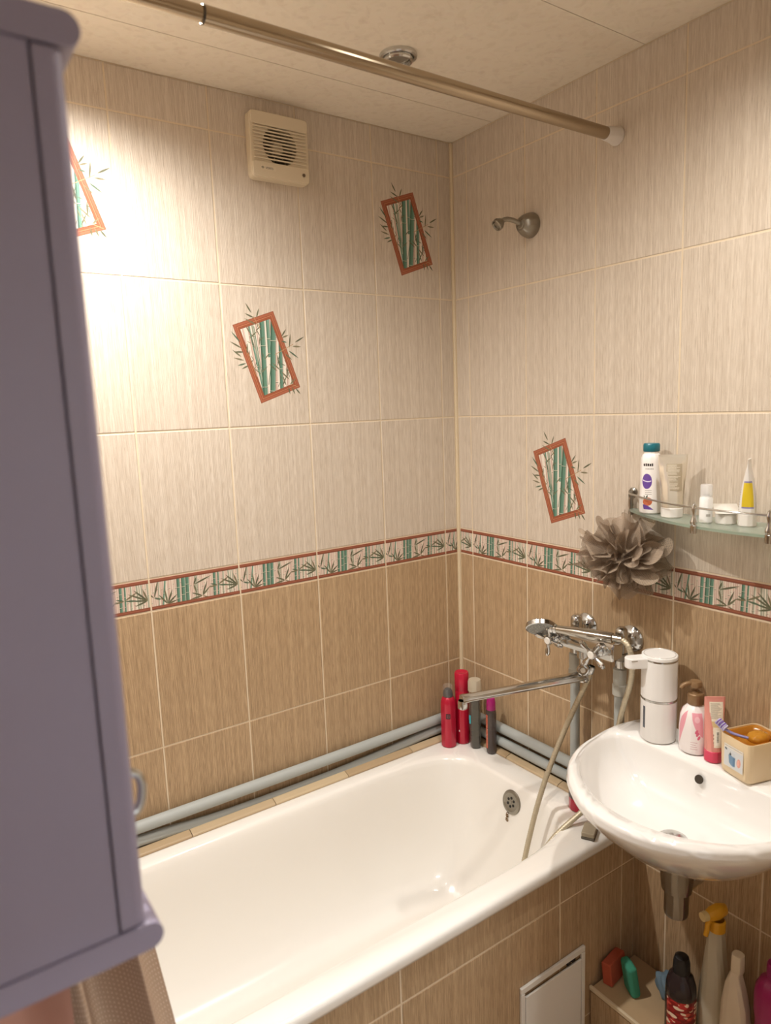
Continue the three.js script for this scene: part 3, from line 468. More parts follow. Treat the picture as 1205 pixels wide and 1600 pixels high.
{
  const t = thing('lotion_tube', 'pink squeeze tube with a deep pink cap on the washbasin', 'tube', [-0.078, SY, 0.982]);
  part('cap', lathe([[0, 0], [0.0175, 0], [0.0195, 0.002], [0.0195, 0.026], [0.018, 0.028]], 32), std(0xd8405f, { roughness: 0.3 }), t);
  const b = part('tube_body', squeezeTube(0.0185, 0.046, 0.0265, 0.155), std(0xe59a8d, { roughness: 0.35 }), t); b.rotation.y = -0.72;
  const tx = canvasTexture(128, 384, (g, w, h) => { g.fillStyle = '#efe3cf'; g.fillRect(0, 0, w, h); g.fillStyle = '#8d8470'; for (let i = 0; i < 16; i++) g.fillRect(12, 14 + i * 8, rr(60, 104), 3); g.fillStyle = '#d8bd8a'; g.fillRect(14, 160, 96, 50); g.fillStyle = '#f6f1e6'; g.fillRect(50, 232, 44, 130); g.fillStyle = '#2c2823'; for (let i = 0; i < 18; i++) g.fillRect(60, 250 + i * 5, 22, rr(1, 3.5)); g.fillStyle = '#7a7464'; for (const y of [270, 300, 335]) g.fillRect(14, y, 22, 14); });
  const lab = part('label', (() => { const g = new THREE.PlaneGeometry(0.030, 0.105, 8, 10), p = g.attributes.position; for (let i = 0; i < p.count; i++) { const s = (p.getY(i) + 0.0525 + 0.012) / 0.1285, e = Math.min(1, s / 0.93), a = 0.0185 + (0.023 - 0.0185) * Math.min(1, e * 1.05), bb = 0.0016 + (0.0185 - 0.0016) * Math.cos(e * Math.PI / 2) ** 0.9, u = Math.min(0.98, Math.abs(p.getX(i)) / a); p.setZ(i, bb * Math.sqrt(1 - u * u) + 0.0006); } g.computeVertexNormals(); return g.translate(0.002, 0.0525 + 0.012 + 0.0265, 0); })(), std(0xffffff, { map: tx, roughness: 0.4, side: THREE.DoubleSide }), b);
}
{ // cream caddy with amber insert
  const t = thing('toothbrush_caddy', 'cream square caddy with an amber insert on the washbasin', 'caddy', [-0.067, SY, 1.066]);
  t.rotation.y = -0.30;
  const sq = (a, b, y, n = 7) => superRing(0, 0, a, b, n, y, 64);
  part('box', loft([sq(0.046, 0.038, 0), sq(0.050, 0.041, 0.003), sq(0.0515, 0.0425, 0.010), sq(0.0535, 0.044, 0.090), sq(0.0532, 0.0437, 0.0915), sq(0.0515, 0.042, 0.0915), sq(0.051, 0.0415, 0.084), sq(0.050, 0.0405, 0.06)], { crease: 1.0 }), std(0xe3cba4, { roughness: 0.4, side: THREE.DoubleSide }), t);
  const amber = std(0xd08a2c, { roughness: 0.2, transmission: 0.35, thickness: 0, side: THREE.DoubleSide });
  const tr = part('insert', loft([sq(0.0508, 0.0413, 0.084), sq(0.0508, 0.0413, 0.0895), sq(0.046, 0.037, 0.090), sq(0.040, 0.031, 0.083), sq(0.036, 0.028, 0.076)], { capA: false, crease: 0.9 }), amber, t);
  part('soap_saver', loft([superRing(0.014, 0.002, 0.022, 0.018, 2.4, 0.077, 40), superRing(0.014, 0.002, 0.025, 0.020, 2.4, 0.084, 40), superRing(0.014, 0.002, 0.021, 0.016, 2.2, 0.092, 40), superRing(0.014, 0.002, 0.010, 0.008, 2, 0.095, 40)], { crease: 1.0 }), std(0xd8982f, { roughness: 0.18, transmission: 0.3, thickness: 0 }), tr);
  const tx = canvasTexture(192, 192, (g, w, h) => {
    g.fillStyle = '#e4ddd0'; g.fillRect(0, 0, w, h); g.fillStyle = '#8a8073'; for (let x = 6; x < 182; x += 8) g.fillRect(x, 12, rr(4, 7), 5);
    g.fillStyle = '#d3d5d6'; g.fillRect(4, 30, 184, 158); g.fillStyle = '#4d5350'; g.beginPath(); g.ellipse(20, 44, 12, 8, 0.6, 0, 6.3); g.fill();
    g.fillStyle = '#6d8fae'; g.beginPath(); g.moveTo(46, 82); g.lineTo(116, 88); g.lineTo(112, 168); g.quadraticCurveTo(80, 178, 54, 150); g.fill(); g.fillStyle = '#557899'; g.fillRect(92, 92, 22, 70);
    g.fillStyle = '#2f3438'; g.fillRect(56, 66, 18, 18); g.fillRect(64, 52, 4, 18); g.fillStyle = '#b9c3cc'; for (const x of [82, 96, 106]) g.fillRect(x, 56, 4, 34);
    g.fillStyle = '#e2a08f'; g.beginPath(); g.ellipse(150, 116, 20, 38, 0.1, 0, 6.3); g.fill(); g.fillStyle = '#f0b9a8'; g.fillRect(138, 92, 12, 46);
  });
  const lb = part('label', new THREE.PlaneGeometry(0.054, 0.052), std(0xffffff, { map: tx, roughness: 0.4 }), t); lb.rotation.y = -Math.PI / 2; lb.rotation.x = 0; lb.position.set(-0.0537, 0.046, 0.002);
}
{
  const t = thing('toothbrush', 'lilac toothbrush resting on the cream caddy', 'toothbrush');
  const A = V(-0.112, SY + 0.112, 1.010), pts = [A, V(-0.111, SY + 0.1045, 1.024), V(-0.108, SY + 0.098, 1.040), V(-0.103, SY + 0.0955, 1.056), V(-0.097, SY + 0.0945, 1.072)];
  part('handle', tube(pts, 0.0032, 40, 10), std(0x8079a8, { roughness: 0.3 }), t);
  const d = V(0, -0.52, 0.85).normalize(), up = V(-0.35, 0.75, 0.5).normalize(), sd = d.clone().cross(up).normalize(), m = new THREE.Matrix4().makeBasis(d, up, sd).setPosition(A.clone().addScaledVector(d, 0.008));
  part('head', rbox(0.026, 0.005, 0.011, 0.002).applyMatrix4(m), std(0xa8a4cf, { roughness: 0.3 }), t);
  const br = []; for (let i = 0; i < 6; i++) for (let k = 0; k < 3; k++) br.push(box(0.0030, 0.011, 0.0026, -0.010 + i * 0.004, 0.0078, -0.0035 + k * 0.0035).applyMatrix4(m));
  part('bristles', merge(...br), std(0xcfc8e6, { roughness: 0.7 }), t);
  part('bristle_stripe', merge(...[0, 1, 2].map(k => box(0.0026, 0.012, 0.0105, -0.008 + k * 0.006, 0.0079, 0).applyMatrix4(m))), std(0x6f4fa0, { roughness: 0.7 }), t);
}

// ---------------------------------------------------------------- bottles in the corner of the bath rim
{
  const red = std(0xb81436, { roughness: 0.28, metalness: 0.15, clearcoat: 0.4 });
  const stamp = canvasTexture(64, 64, (g, w, h) => { g.fillStyle = '#2a0a12'; g.fillRect(0, 0, w, h); g.strokeStyle = '#9b5a66'; g.lineWidth = 4; g.strokeRect(14, 14, 36, 36); g.fillStyle = '#9b5a66'; g.fillRect(26, 20, 6, 26); g.fillRect(20, 30, 24, 5); });
  const stampMat = std(0xffffff, { map: stamp, roughness: 0.4 });
  let t = thing('foam_can', 'red foam can with dark grey nozzle and clear dome on the bath corner', 'can', [-0.137, RIM + 0.0003, 0.087]);
  part('can_body', lathe([[0, 0], [0.023, 0], [0.0255, 0.003], [0.0255, 0.034], [0.0252, 0.036], [0.0255, 0.038], [0.0255, 0.148], [0.024, 0.160], [0.0195, 0.171], [0.0165, 0.174]], 40), red, t);
  part('nozzle', lathe([[0.0165, 0.173], [0.0168, 0.182], [0.0145, 0.192], [0.010, 0.200], [0, 0.202]], 30), std(0x3c3a39, { roughness: 0.5 }), t);
  part('dome_cap', lathe([[0.0172, 0.176], [0.0175, 0.205], [0.0155, 0.213], [0.010, 0.217], [0, 0.218]], 32), std(0xffffff, { transmission: 0.95, roughness: 0.1, thickness: 0, side: THREE.DoubleSide }), t);
  part('label', new THREE.CylinderGeometry(0.0258, 0.0258, 0.018, 10, 1, true, toCam - 0.05, 0.6).translate(0, 0.112, 0), stampMat, t);
  t = thing('shampoo_bottle', 'tall slim red bottle with a red dented cap in the bath corner', 'bottle', [-0.085, RIM + 0.0003, 0.098]);
  part('bottle_body', lathe([[0, 0], [0.021, 0], [0.0235, 0.003], [0.0235, 0.186], [0.0225, 0.188]], 36), std(0xb01330, { roughness: 0.3, clearcoat: 0.3 }), t);
  part('cap', lathe([[0.0225, 0.187], [0.0238, 0.189], [0.0238, 0.246], [0.0215, 0.250], [0.018, 0.249], [0.012, 0.246], [0, 0.247]], 36), std(0xbd1638, { roughness: 0.35 }), t);
  part('label_dot', new THREE.CylinderGeometry(0.0237, 0.0237, 0.006, 4, 1, true, toCam - 0.3, 0.2).translate(0, 0.048, 0), std(0xe8d9d6, { roughness: 0.4 }), t);
  t = thing('shower_gel_bottle', 'nearly empty clear grey bottle with frosted cap in the bath corner', 'bottle', [-0.0735, RIM + 0.0003, 0.150]);
  const clear = std(0x9c988c, { transmission: 0.75, roughness: 0.14, thickness: 0, side: THREE.DoubleSide });
  part('bottle_body', loft([[0.019, 0.015, 0.0], [0.022, 0.0175, 0.004], [0.0235, 0.0185, 0.02], [0.0235, 0.0185, 0.16], [0.021, 0.016, 0.182], [0.013, 0.012, 0.193], [0.0125, 0.0125, 0.2]].map(([a, b, y]) => superRing(0, 0, a, b, 3, y, 40)), { crease: 0.9 }), clear, t).rotation.y = 0.9;
  part('gel', loft([[0.018, 0.014, 0.003], [0.0215, 0.0165, 0.01], [0.0215, 0.0168, 0.044]].map(([a, b, y]) => superRing(0, 0, a, b, 3, y, 40)), { crease: 0.9 }), std(0x4f4e47, { roughness: 0.2, transmission: 0.3, thickness: 0 }), t).rotation.y = 0.9;
  part('cap', lathe([[0.0205, 0.196], [0.0225, 0.198], [0.0225, 0.228], [0.02, 0.236], [0, 0.238]], 32), std(0xd7cbb4, { roughness: 0.4, transmission: 0.3, thickness: 0 }), t);
  part('label', new THREE.CylinderGeometry(0.0238, 0.0238, 0.030, 6, 1, true, toCam - 0.75, 0.35).translate(0, 0.102, 0), std(0x3fb0bd, { roughness: 0.4 }), t);
  t = thing('hair_oil_bottle', 'slim dark bottle with magenta cap at the end of the row', 'bottle', [-0.0625, RIM + 0.0003, 0.216]);
  part('bottle_body', lathe([[0, 0], [0.014, 0], [0.0165, 0.004], [0.0172, 0.02], [0.0165, 0.14], [0.0145, 0.153], [0.011, 0.157]], 32), std(0x877872, { transmission: 0.75, roughness: 0.1, thickness: 0, side: THREE.DoubleSide }), t);
  part('oil', lathe([[0, 0.003], [0.014, 0.003], [0.0155, 0.01], [0.0152, 0.082], [0, 0.082]], 28), std(0x5a2c2a, { roughness: 0.2 }), t);
  part('cap', lathe([[0.0145, 0.15], [0.0155, 0.152], [0.0145, 0.178], [0.012, 0.19], [0, 0.192]], 30), std(0xa3166b, { roughness: 0.35 }), t);
  const tx = canvasTexture(64, 256, (g, w, h) => { g.fillStyle = '#c8664f'; g.fillRect(0, 0, w, h); for (let i = 0; i < 60; i++) { g.fillStyle = ['#e8b59c', '#8f2f2a', '#d98a6a'][i % 3]; g.fillRect(rr(0, w), rr(0, h), rr(4, 16), rr(2, 10)); } });
  part('label', new THREE.CylinderGeometry(0.0172, 0.0176, 0.115, 8, 1, true, toCam - 1.25, 0.75).translate(0, 0.078, 0), std(0xffffff, { map: tx, roughness: 0.35 }), t);
  t = thing('body_spray_can', 'dark and red can on the bath rim half hidden by the washbasin', 'can', [-0.089, RIM + 0.0003, 0.604]);
  part('can_body', lathe([[0, 0], [0.028, 0], [0.0305, 0.003], [0.0305, 0.036]], 36), red, t);
  part('sleeve', lathe([[0.0305, 0.036], [0.0309, 0.037], [0.0309, 0.105], [0.026, 0.115], [0.014, 0.121], [0, 0.122]], 36), std(0x4d423d, { roughness: 0.4 }), t);
  part('label', new THREE.CylinderGeometry(0.0308, 0.0308, 0.016, 6, 1, true, toCam + 0.15, 0.5).translate(0, 0.021, 0), std(0x5a4a48, { roughness: 0.4, map: stamp }), t);
  t = thing('pumice_block', 'small worn beige pumice block on the front bath rim', 'pumice', [-0.168, RIM + 0.0003, 0.702]);
  part('stone', rbox(0.052, 0.013, 0.034, 0.003, 0, 0.0125, 0, 3).rotateY(0.5), std(0xa39680, { roughness: 0.95 }), t);
  part('backing', rbox(0.054, 0.006, 0.035, 0.002, 0, 0.003, 0).rotateY(0.5), std(0x5e564a, { roughness: 0.8 }), t);
}

// ---------------------------------------------------------------- glass shelf
const GY = 1.458, shelfX = z => -(0.02 + 0.125 * (1 - ((z - 1.036) / 0.335) ** 2));
{
  const t = thing('glass_shelf', 'curved green tinted glass shelf with chrome rail on the right wall', 'shelf');
  const sh = new THREE.Shape(); sh.moveTo(0.703, -0.004); for (let i = 0; i <= 40; i++) { const z = 0.703 + 0.666 * i / 40; sh.lineTo(z, shelfX(z)); } sh.lineTo(1.369, -0.004); sh.lineTo(0.703, -0.004);
  const g = new THREE.ExtrudeGeometry(sh, { depth: 0.006, bevelEnabled: false }); // shape (z, x) -> world
  const m = new THREE.Matrix4().set(0, 1, 0, 0, 0, 0, 1, GY - 0.006, 1, 0, 0, 0, 0, 0, 0, 1); g.applyMatrix4(m);
  part('glass', g, std(0xeef4ea, { transmission: 0.82, roughness: 0.38, thickness: 0.006, ior: 1.5, attenuationColor: new THREE.Color(0.55, 0.80, 0.62), attenuationDistance: 0.06 }), t);
  const RY = GY + 0.041, pts = []; for (let i = 0; i <= 24; i++) { const z = 0.706 + 0.66 * i / 24; pts.push(V(shelfX(z) - 0.003, RY, z)); }
  part('rail', tube([V(-0.006, RY + 0.002, 0.702), ...pts, V(-0.006, RY + 0.002, 1.37)], 0.0024, 120, 10), chrome, t);
  for (const z of [0.955, 1.117]) part('rail_post', lathe([[0, -0.016], [0.0065, -0.016], [0.0075, -0.012], [0.0075, 0.001], [0.0055, 0.003], [0.0075, 0.006], [0.008, 0.010], [0.005, 0.018], [0.0035, 0.028], [0.0055, 0.036], [0.006, 0.041], [0.0045, 0.046], [0.0025, 0.050], [0, 0.0535]], 20).translate(shelfX(z) - 0.003, GY, z), chrome, t);
  for (const z of [0.7, 1.372]) {
    const b = part('wall_bracket', merge(lathed([[0.011, 0], [0.011, 0.004], [0.006, 0.007], [0.006, 0.012], [0.0, 0.013]], V(0, RY + 0.002, z), V(-1, 0, 0), 20), lathe([[0, -0.016], [0.0065, -0.016], [0.0075, -0.01], [0.005, 0.0], [0.0075, 0.008], [0.005, 0.02], [0.0075, 0.034], [0.0065, 0.046], [0, 0.052]], 20).translate(-0.011, GY, z)), dullChrome, t);
  }
}
{ // things on the shelf
  let t = thing('lotion_bottle', 'white bottle with teal cap at the left end of the glass shelf', 'bottle', [-0.043, GY + 0.0003, 0.779]);
  const tx = canvasTexture(512, 384, (g, w, h) => {
    g.fillStyle = '#f3eee9'; g.fillRect(0, 0, w, h); const cx = w * 0.80;
    g.fillStyle = '#26211f'; g.font = 'bold 26px sans-serif'; g.save(); g.translate(cx - 40, h * 0.235); g.fillRect(0, -12, 14, 14); g.fillRect(18, -14, 12, 16); g.fillRect(34, -13, 14, 15); g.fillRect(52, -12, 12, 14); g.fillRect(68, -14, 10, 16); g.restore();
    g.fillStyle = '#7d7670'; for (let i = 0; i < 6; i++) g.fillRect(cx - 20 + i * 11, h * 0.275, 5, 7);
    g.fillStyle = '#6a4a9c'; g.beginPath(); g.ellipse(cx - 8, h * 0.48, 40, 46, 0, 0, 6.3); g.fill(); g.strokeStyle = '#e9e2f0'; g.lineWidth = 6; g.beginPath(); g.moveTo(cx - 44, h * 0.46); g.quadraticCurveTo(cx, h * 0.5, cx + 26, h * 0.47); g.stroke();
    g.fillStyle = '#8d8780'; for (let i = 0; i < 3; i++) g.fillRect(cx - 20, h * (0.62 + i * 0.03), 50, 3);
    g.fillStyle = '#c9714d'; g.beginPath(); g.ellipse(cx, h * 0.80, 36, 26, -0.1, 0, 6.3); g.fill(); g.fillStyle = '#3b4a33'; g.beginPath(); g.ellipse(cx - 6, h * 0.73, 5, 14, 0.5, 0, 6.3); g.fill(); g.beginPath(); g.ellipse(cx - 24, h * 0.73, 4, 12, -0.4, 0, 6.3); g.fill();
    g.fillStyle = '#6a4a9c'; g.beginPath(); g.moveTo(cx - 36, h * 0.85); g.quadraticCurveTo(cx, h * 0.84, cx + 46, h * 0.93); g.lineTo(cx - 28, h * 0.92); g.fill();
  });
  part('bottle_body', lathe([[0, 0], [0.022, 0], [0.0255, 0.003], [0.0265, 0.012], [0.0255, 0.06], [0.0245, 0.125], [0.0235, 0.137], [0.02, 0.145], [0.0175, 0.147], [0.0175, 0.155]], 40), std(0xffffff, { map: tx, roughness: 0.35 }), t);
  part('cap', lathe([[0.0185, 0.152], [0.0195, 0.154], [0.0195, 0.168], [0.0175, 0.172], [0.012, 0.1725], [0, 0.172]], 36), std(0x176b78, { roughness: 0.3 }), t);
  t = thing('cosmetic_tube', 'shiny champagne silver tube with white cap on the glass shelf', 'tube', [-0.062, GY + 0.0003, 0.85]);
  part('cap', lathe([[0, 0], [0.0225, 0], [0.0245, 0.002], [0.0245, 0.022], [0.023, 0.024]], 36), std(0xe9e4dd, { roughness: 0.35 }), t);
  const b = part('tube_body', squeezeTube(0.0235, 0.064, 0.0225, 0.148), std(0xe6dcca, { metalness: 0.6, roughness: 0.28 }), t); b.rotation.y = -0.95;
  const tl = canvasTexture(128, 192, (g, w, h) => { g.fillStyle = '#b9ab93'; g.fillRect(0, 0, w, h); g.fillStyle = '#f1ead9'; for (let i = 0; i < 22; i++) { if (i === 9 || i === 15) continue; g.fillRect(8, 8 + i * 8, rr(60, 112), 3); } });
  part('label', (() => { const g = new THREE.PlaneGeometry(0.034, 0.062, 8, 8), p = g.attributes.position; for (let i = 0; i < p.count; i++) { const s = (p.getY(i) + 0.031 + 0.042) / 0.1255, e = Math.min(1, s / 0.93), a = 0.0235 + (0.032 - 0.0235) * Math.min(1, e * 1.05), bb = 0.0016 + (0.0235 - 0.0016) * Math.cos(e * Math.PI / 2) ** 0.9, u = Math.min(0.98, Math.abs(p.getX(i)) / a); p.setZ(i, bb * Math.sqrt(1 - u * u) + 0.0006); } g.computeVertexNormals(); return g.translate(0.003, 0.031 + 0.042 + 0.0225, 0); })(), std(0xffffff, { map: tl, metalness: 0.5, roughness: 0.35, side: THREE.DoubleSide }), b);
  t = thing('small_vial', 'small white vial with clear cap behind the shelf rail post', 'vial', [-0.083, GY + 0.0003, 0.948]);
  part('vial_body', lathe([[0, 0], [0.0125, 0], [0.014, 0.002], [0.014, 0.054], [0.0115, 0.06], [0.0105, 0.062]], 30), std(0xeceae6, { roughness: 0.35 }), t);
  part('cap', lathe([[0.0115, 0.06], [0.0125, 0.061], [0.0125, 0.083], [0.0115, 0.086], [0, 0.0865]], 30), std(0xffffff, { transmission: 0.6, roughness: 0.25, thickness: 0 }), t);
  part('label', new THREE.CylinderGeometry(0.01415, 0.01415, 0.006, 6, 1, true, toCam, 0.7).translate(0, 0.018, 0), std(0xb7b2ab, { roughness: 0.4 }), t);
  t = thing('folded_sachet', 'silvery white sachet propped between the vial and the toothpaste', 'sachet', [-0.065, GY + 0.0003, 0.985]);
  part('sachet', (() => { const g = new THREE.PlaneGeometry(0.05, 0.05, 12, 12), p = g.attributes.position; for (let i = 0; i < p.count; i++) p.setZ(i, 0.008 * Math.cos(p.getX(i) / 0.05 * Math.PI) * Math.cos(p.getY(i) / 0.05 * Math.PI)); const q = g.clone(); const qp = q.attributes.position; for (let i = 0; i < qp.count; i++) qp.setZ(i, -qp.getZ(i) - 0.0006); q.index.array.reverse(); const mm = mergeGeometries([g, q]); mm.computeVertexNormals(); return mm.rotateX(-1.25).rotateY(-0.9).translate(0, 0.033, 0); })(), std(0xe2ddd4, { metalness: 0.3, roughness: 0.4, side: THREE.DoubleSide }), t);
  part('jar', lathe([[0, 0], [0.02, 0], [0.0215, 0.002], [0.0215, 0.022], [0.02, 0.024], [0, 0.024]], 32), std(0xe4dfd6, { roughness: 0.35 }), t);
  t = thing('toothpaste_tube', 'white toothpaste tube with yellow stripe standing on the glass shelf', 'tube', [-0.064, GY + 0.0003, 1.032]);
  part('cap', lathe([[0, 0], [0.017, 0], [0.0185, 0.002], [0.0185, 0.026], [0.017, 0.028]], 32), std(0xe6e0d8, { roughness: 0.35 }), t);
  const tt = canvasTexture(256, 256, (g, w, h) => { g.fillStyle = '#eae5df'; g.fillRect(0, 0, w, h); g.fillStyle = '#e0c22c'; g.fillRect(0.40 * w, h * 0.42, 0.24 * w, h * 0.44); g.fillStyle = '#8d86b8'; g.fillRect(0.40 * w, h * 0.39, 0.24 * w, 7); g.fillRect(0.40 * w, h * 0.86, 0.24 * w, 7); g.fillStyle = '#8f8780'; for (let i = 0; i < 9; i++) g.fillRect(0.16 * w, h * (0.55 + i * 0.045), 44, 4); });
  part('tube_body', squeezeTube(0.0178, 0.044, 0.0265, 0.145), std(0xffffff, { map: tt, roughness: 0.4 }), t).rotation.y = 0.35;
}
{ // bath puff hanging from the shelf bracket
  const t = thing('bath_puff', 'taupe mesh bath puff hanging from the shelf bracket', 'bath puff');
  const c = V(-0.078, 1.352, 0.728), gs = [];
  const net = wrap(canvasTexture(64, 64, (g, w, h) => { g.fillStyle = '#5a5a5a'; g.fillRect(0, 0, w, h); g.strokeStyle = '#ffffff'; g.lineWidth = 8; for (let k = -64; k <= 128; k += 32) { g.beginPath(); g.moveTo(k, 0); g.lineTo(k + 64, 64); g.stroke(); g.beginPath(); g.moveTo(k, 64); g.lineTo(k + 64, 0); g.stroke(); } }, false));
  // gathered frills: cones of netting around the knot, each ruffled more towards its outer edge
  const ax = V(-0.80, -0.08, 0.40).normalize(), e1 = V(0, 1, 0).cross(ax).normalize(), e2 = ax.clone().cross(e1);
  for (const [al, kf, am, R0] of [[0.30, 4, 0.28, 0.085], [0.55, 6, 0.30, 0.095], [0.80, 7, 0.32, 0.102], [1.05, 8, 0.32, 0.108], [1.30, 9, 0.30, 0.112], [1.55, 10, 0.26, 0.115], [1.80, 8, 0.28, 0.108], [2.1, 7, 0.3, 0.09]]) {
    const A = 14, B = 260, pos = [], uv = [], idx = [], p1 = rr(0, 6.3), p2 = rr(0, 6.3), p3 = rr(0, 6.3), p4 = rr(0, 6.3);
    for (let a = 0; a <= A; a++) for (let k = 0; k <= B; k++) {
      const r = a / A, f = k / B * Math.PI * 2, wv = Math.sin(kf * f + p1 + 0.9 * Math.sin(2 * f + p2)), lobe = 1 + 0.13 * Math.sin(3 * f + p3) + 0.10 * Math.cos(kf * f + p1 + 0.9 * Math.sin(2 * f + p2));
      const tilt = al + am * r * wv + 0.10 * Math.sin(2 * f + p4), az = f + 0.55 / kf * r * Math.sin(2 * kf * f + p2), x = R0 * lobe * (0.15 * r + 0.85 * r * (1.15 - 0.15 * r)) * (1 - 0.07 * r * r * wv * wv);
      const p = ax.clone().multiplyScalar(x * Math.cos(tilt)).addScaledVector(e1, x * Math.sin(tilt) * Math.cos(az)).addScaledVector(e2, x * Math.sin(tilt) * Math.sin(az) * 0.86);
      p.x = Math.min(p.x * 0.85, 0.066); pos.push(c.x + p.x, c.y + p.y, c.z + p.z); uv.push(k / B * 70, r * 14);
    }
    for (let a = 0; a < A; a++) for (let k = 0; k < B; k++) { const o = a * (B + 1) + k; idx.push(o, o + 1, o + B + 1, o + 1, o + B + 2, o + B + 1); }
    const g = new THREE.BufferGeometry(); g.setAttribute('position', new THREE.Float32BufferAttribute(pos, 3)); g.setAttribute('uv', new THREE.Float32BufferAttribute(uv, 2)); g.setIndex(idx); g.computeVertexNormals(); gs.push(g);
  }
  part('netting', mergeGeometries(gs), std(0xa8947f, { roughness: 0.75, alphaMap: net, transparent: true, side: THREE.DoubleSide, sheen: 0.4, sheenRoughness: 0.5 }), t);
  part('cord', tube([[-0.078, 1.36, 0.728], [-0.04, 1.40, 0.715], [-0.022, 1.44, 0.706], [-0.018, 1.478, 0.699], [-0.010, 1.500, 0.700]], 0.0022, 30, 8), std(0x9a8670, { roughness: 0.8 }), t);
}

// ---------------------------------------------------------------- extractor fan
{
  const t = thing('extractor_fan', 'square ivory extractor fan with slatted grille on the back wall', 'fan', [FAN.x, FAN.y, 0]);
  const ivory = std(0xdccdb2, { roughness: 0.45 }), w = 0.168, h = 0.164, r = 0.014;
  const rs = (ww, hh, rad) => { const s = new THREE.Shape(); s.moveTo(-ww / 2 + rad, -hh / 2); s.lineTo(ww / 2 - rad, -hh / 2); s.quadraticCurveTo(ww / 2, -hh / 2, ww / 2, -hh / 2 + rad); s.lineTo(ww / 2, hh / 2 - rad); s.quadraticCurveTo(ww / 2, hh / 2, ww / 2 - rad, hh / 2); s.lineTo(-ww / 2 + rad, hh / 2); s.quadraticCurveTo(-ww / 2, hh / 2, -ww / 2, hh / 2 - rad); s.lineTo(-ww / 2, -hh / 2 + rad); s.quadraticCurveTo(-ww / 2, -hh / 2, -ww / 2 + rad, -hh / 2); return s; };
  const base = rs(w, h, r), hole = new THREE.Path(); hole.absarc(0, 0.004, 0.051, 0, Math.PI * 2, true); base.holes.push(hole);
  part('housing', new THREE.ExtrudeGeometry(base, { depth: 0.024, bevelEnabled: true, bevelSize: 0.002, bevelThickness: 0.002, bevelSegments: 2, curveSegments: 40 }).translate(0, 0, 0.0022), ivory, t);
  part('top_panel', new THREE.ExtrudeGeometry(rs(w - 0.004, 0.030, 0.008), { depth: 0.003, bevelEnabled: true, bevelSize: 0.0015, bevelThickness: 0.002, bevelSegments: 2 }).translate(0, h / 2 - 0.017, 0.028), ivory, t);
  const bp = part('bottom_panel', new THREE.ExtrudeGeometry(rs(w - 0.004, 0.036, 0.008), { depth: 0.003, bevelEnabled: true, bevelSize: 0.0015, bevelThickness: 0.002, bevelSegments: 2 }).translate(0, -h / 2 + 0.020, 0.028), ivory, t);
  for (let i = 0; i < 10; i++) part('slat', rbox(w - 0.012, 0.0036, 0.0045, 0.0012, 0, 0.0435 - i * 0.0086, 0.0305), ivory, t);
  part('duct', lathed([[0, -0.22], [0.0505, -0.22], [0.0505, 0.004], [0.0525, 0.004], [0.0525, -0.222], [0, -0.222]].reverse(), V(0, 0.004, 0), V(0, 0, 1), 44), std(0xc4b59a, { roughness: 0.6, side: THREE.DoubleSide }), t);
  const rot = part('hub', lathed([[0.017, 0], [0.017, 0.014], [0.013, 0.018], [0, 0.019]], V(0, 0.004, -0.002), V(0, 0, 1), 30), ivory, t);
  for (let k = 0; k < 7; k++) { const bl = part('blade', box(0.029, 0.0012, 0.009).rotateX(0.7).translate(0.031, 0, 0.002), std(0xb3a48a, { roughness: 0.6 }), rot); bl.rotation.z = k * 0.898; bl.position.y = 0.004; }
  const logo = canvasTexture(256, 64, (g, ww, hh) => { g.fillStyle = '#e0d2b8'; g.fillRect(0, 0, ww, hh); g.fillStyle = '#6e6454'; g.beginPath(); g.ellipse(32, 32, 24, 17, 0, 0, 6.3); g.fill(); g.strokeStyle = '#e0d2b8'; g.lineWidth = 4; g.beginPath(); g.moveTo(12, 26); g.lineTo(52, 26); g.moveTo(12, 38); g.lineTo(52, 38); g.stroke(); g.fillStyle = '#6e6454'; g.font = 'bold 44px sans-serif'; g.textBaseline = 'middle'; g.fillText('VENTS', 78, 34, 172); });
  part('logo', new THREE.PlaneGeometry(0.044, 0.011).translate(-0.040, -h / 2 + 0.024, 0.0334), std(0xffffff, { map: logo, roughness: 0.45 }), bp);
  part('indicator', lathed([[0, 0], [0.0045, 0], [0.0045, 0.001], [0.003, 0.0012], [0, 0.0008]], V(0.066, -h / 2 + 0.021, 0.0332), V(0, 0, 1), 20), std(0x6b5b48, { roughness: 0.5 }), bp);
}

// ---------------------------------------------------------------- shower rod and curtain
{
  const t = thing('shower_rod', 'telescopic chrome shower curtain rod across the bath', 'rod'), y = 2.385, z = 0.635;
  const m = std(0xb3a48e, { metalness: 1, roughness: 0.22 });
  part('outer_tube', rodGeo(V(-1.068, y, z), V(-0.03, y, z), 0.0145, 28), m, t);
  part('inner_tube', rodGeo(V(XL + 0.028, y, z), V(-1.03, y, z), 0.0125, 28), m, t);
  part('joint_ring', lathed([[0.0145, 0], [0.0152, 0.0005], [0.0152, 0.003], [0.0145, 0.0035]], V(-1.0685, y, z), V(1, 0, 0), 28), std(0x3b342c, { roughness: 0.5 }), t);
  for (const [x, d] of [[-0.0002, -1], [XL + 0.0002, 1]]) part('end_cap', lathed([[0, 0], [0.021, 0], [0.0225, 0.003], [0.0205, 0.008], [0.0175, 0.03], [0.0165, 0.046], [0.0148, 0.047]], V(x, y, z), V(d, 0, 0), 30), std(0xe4dcd4, { roughness: 0.5 }), t);
}
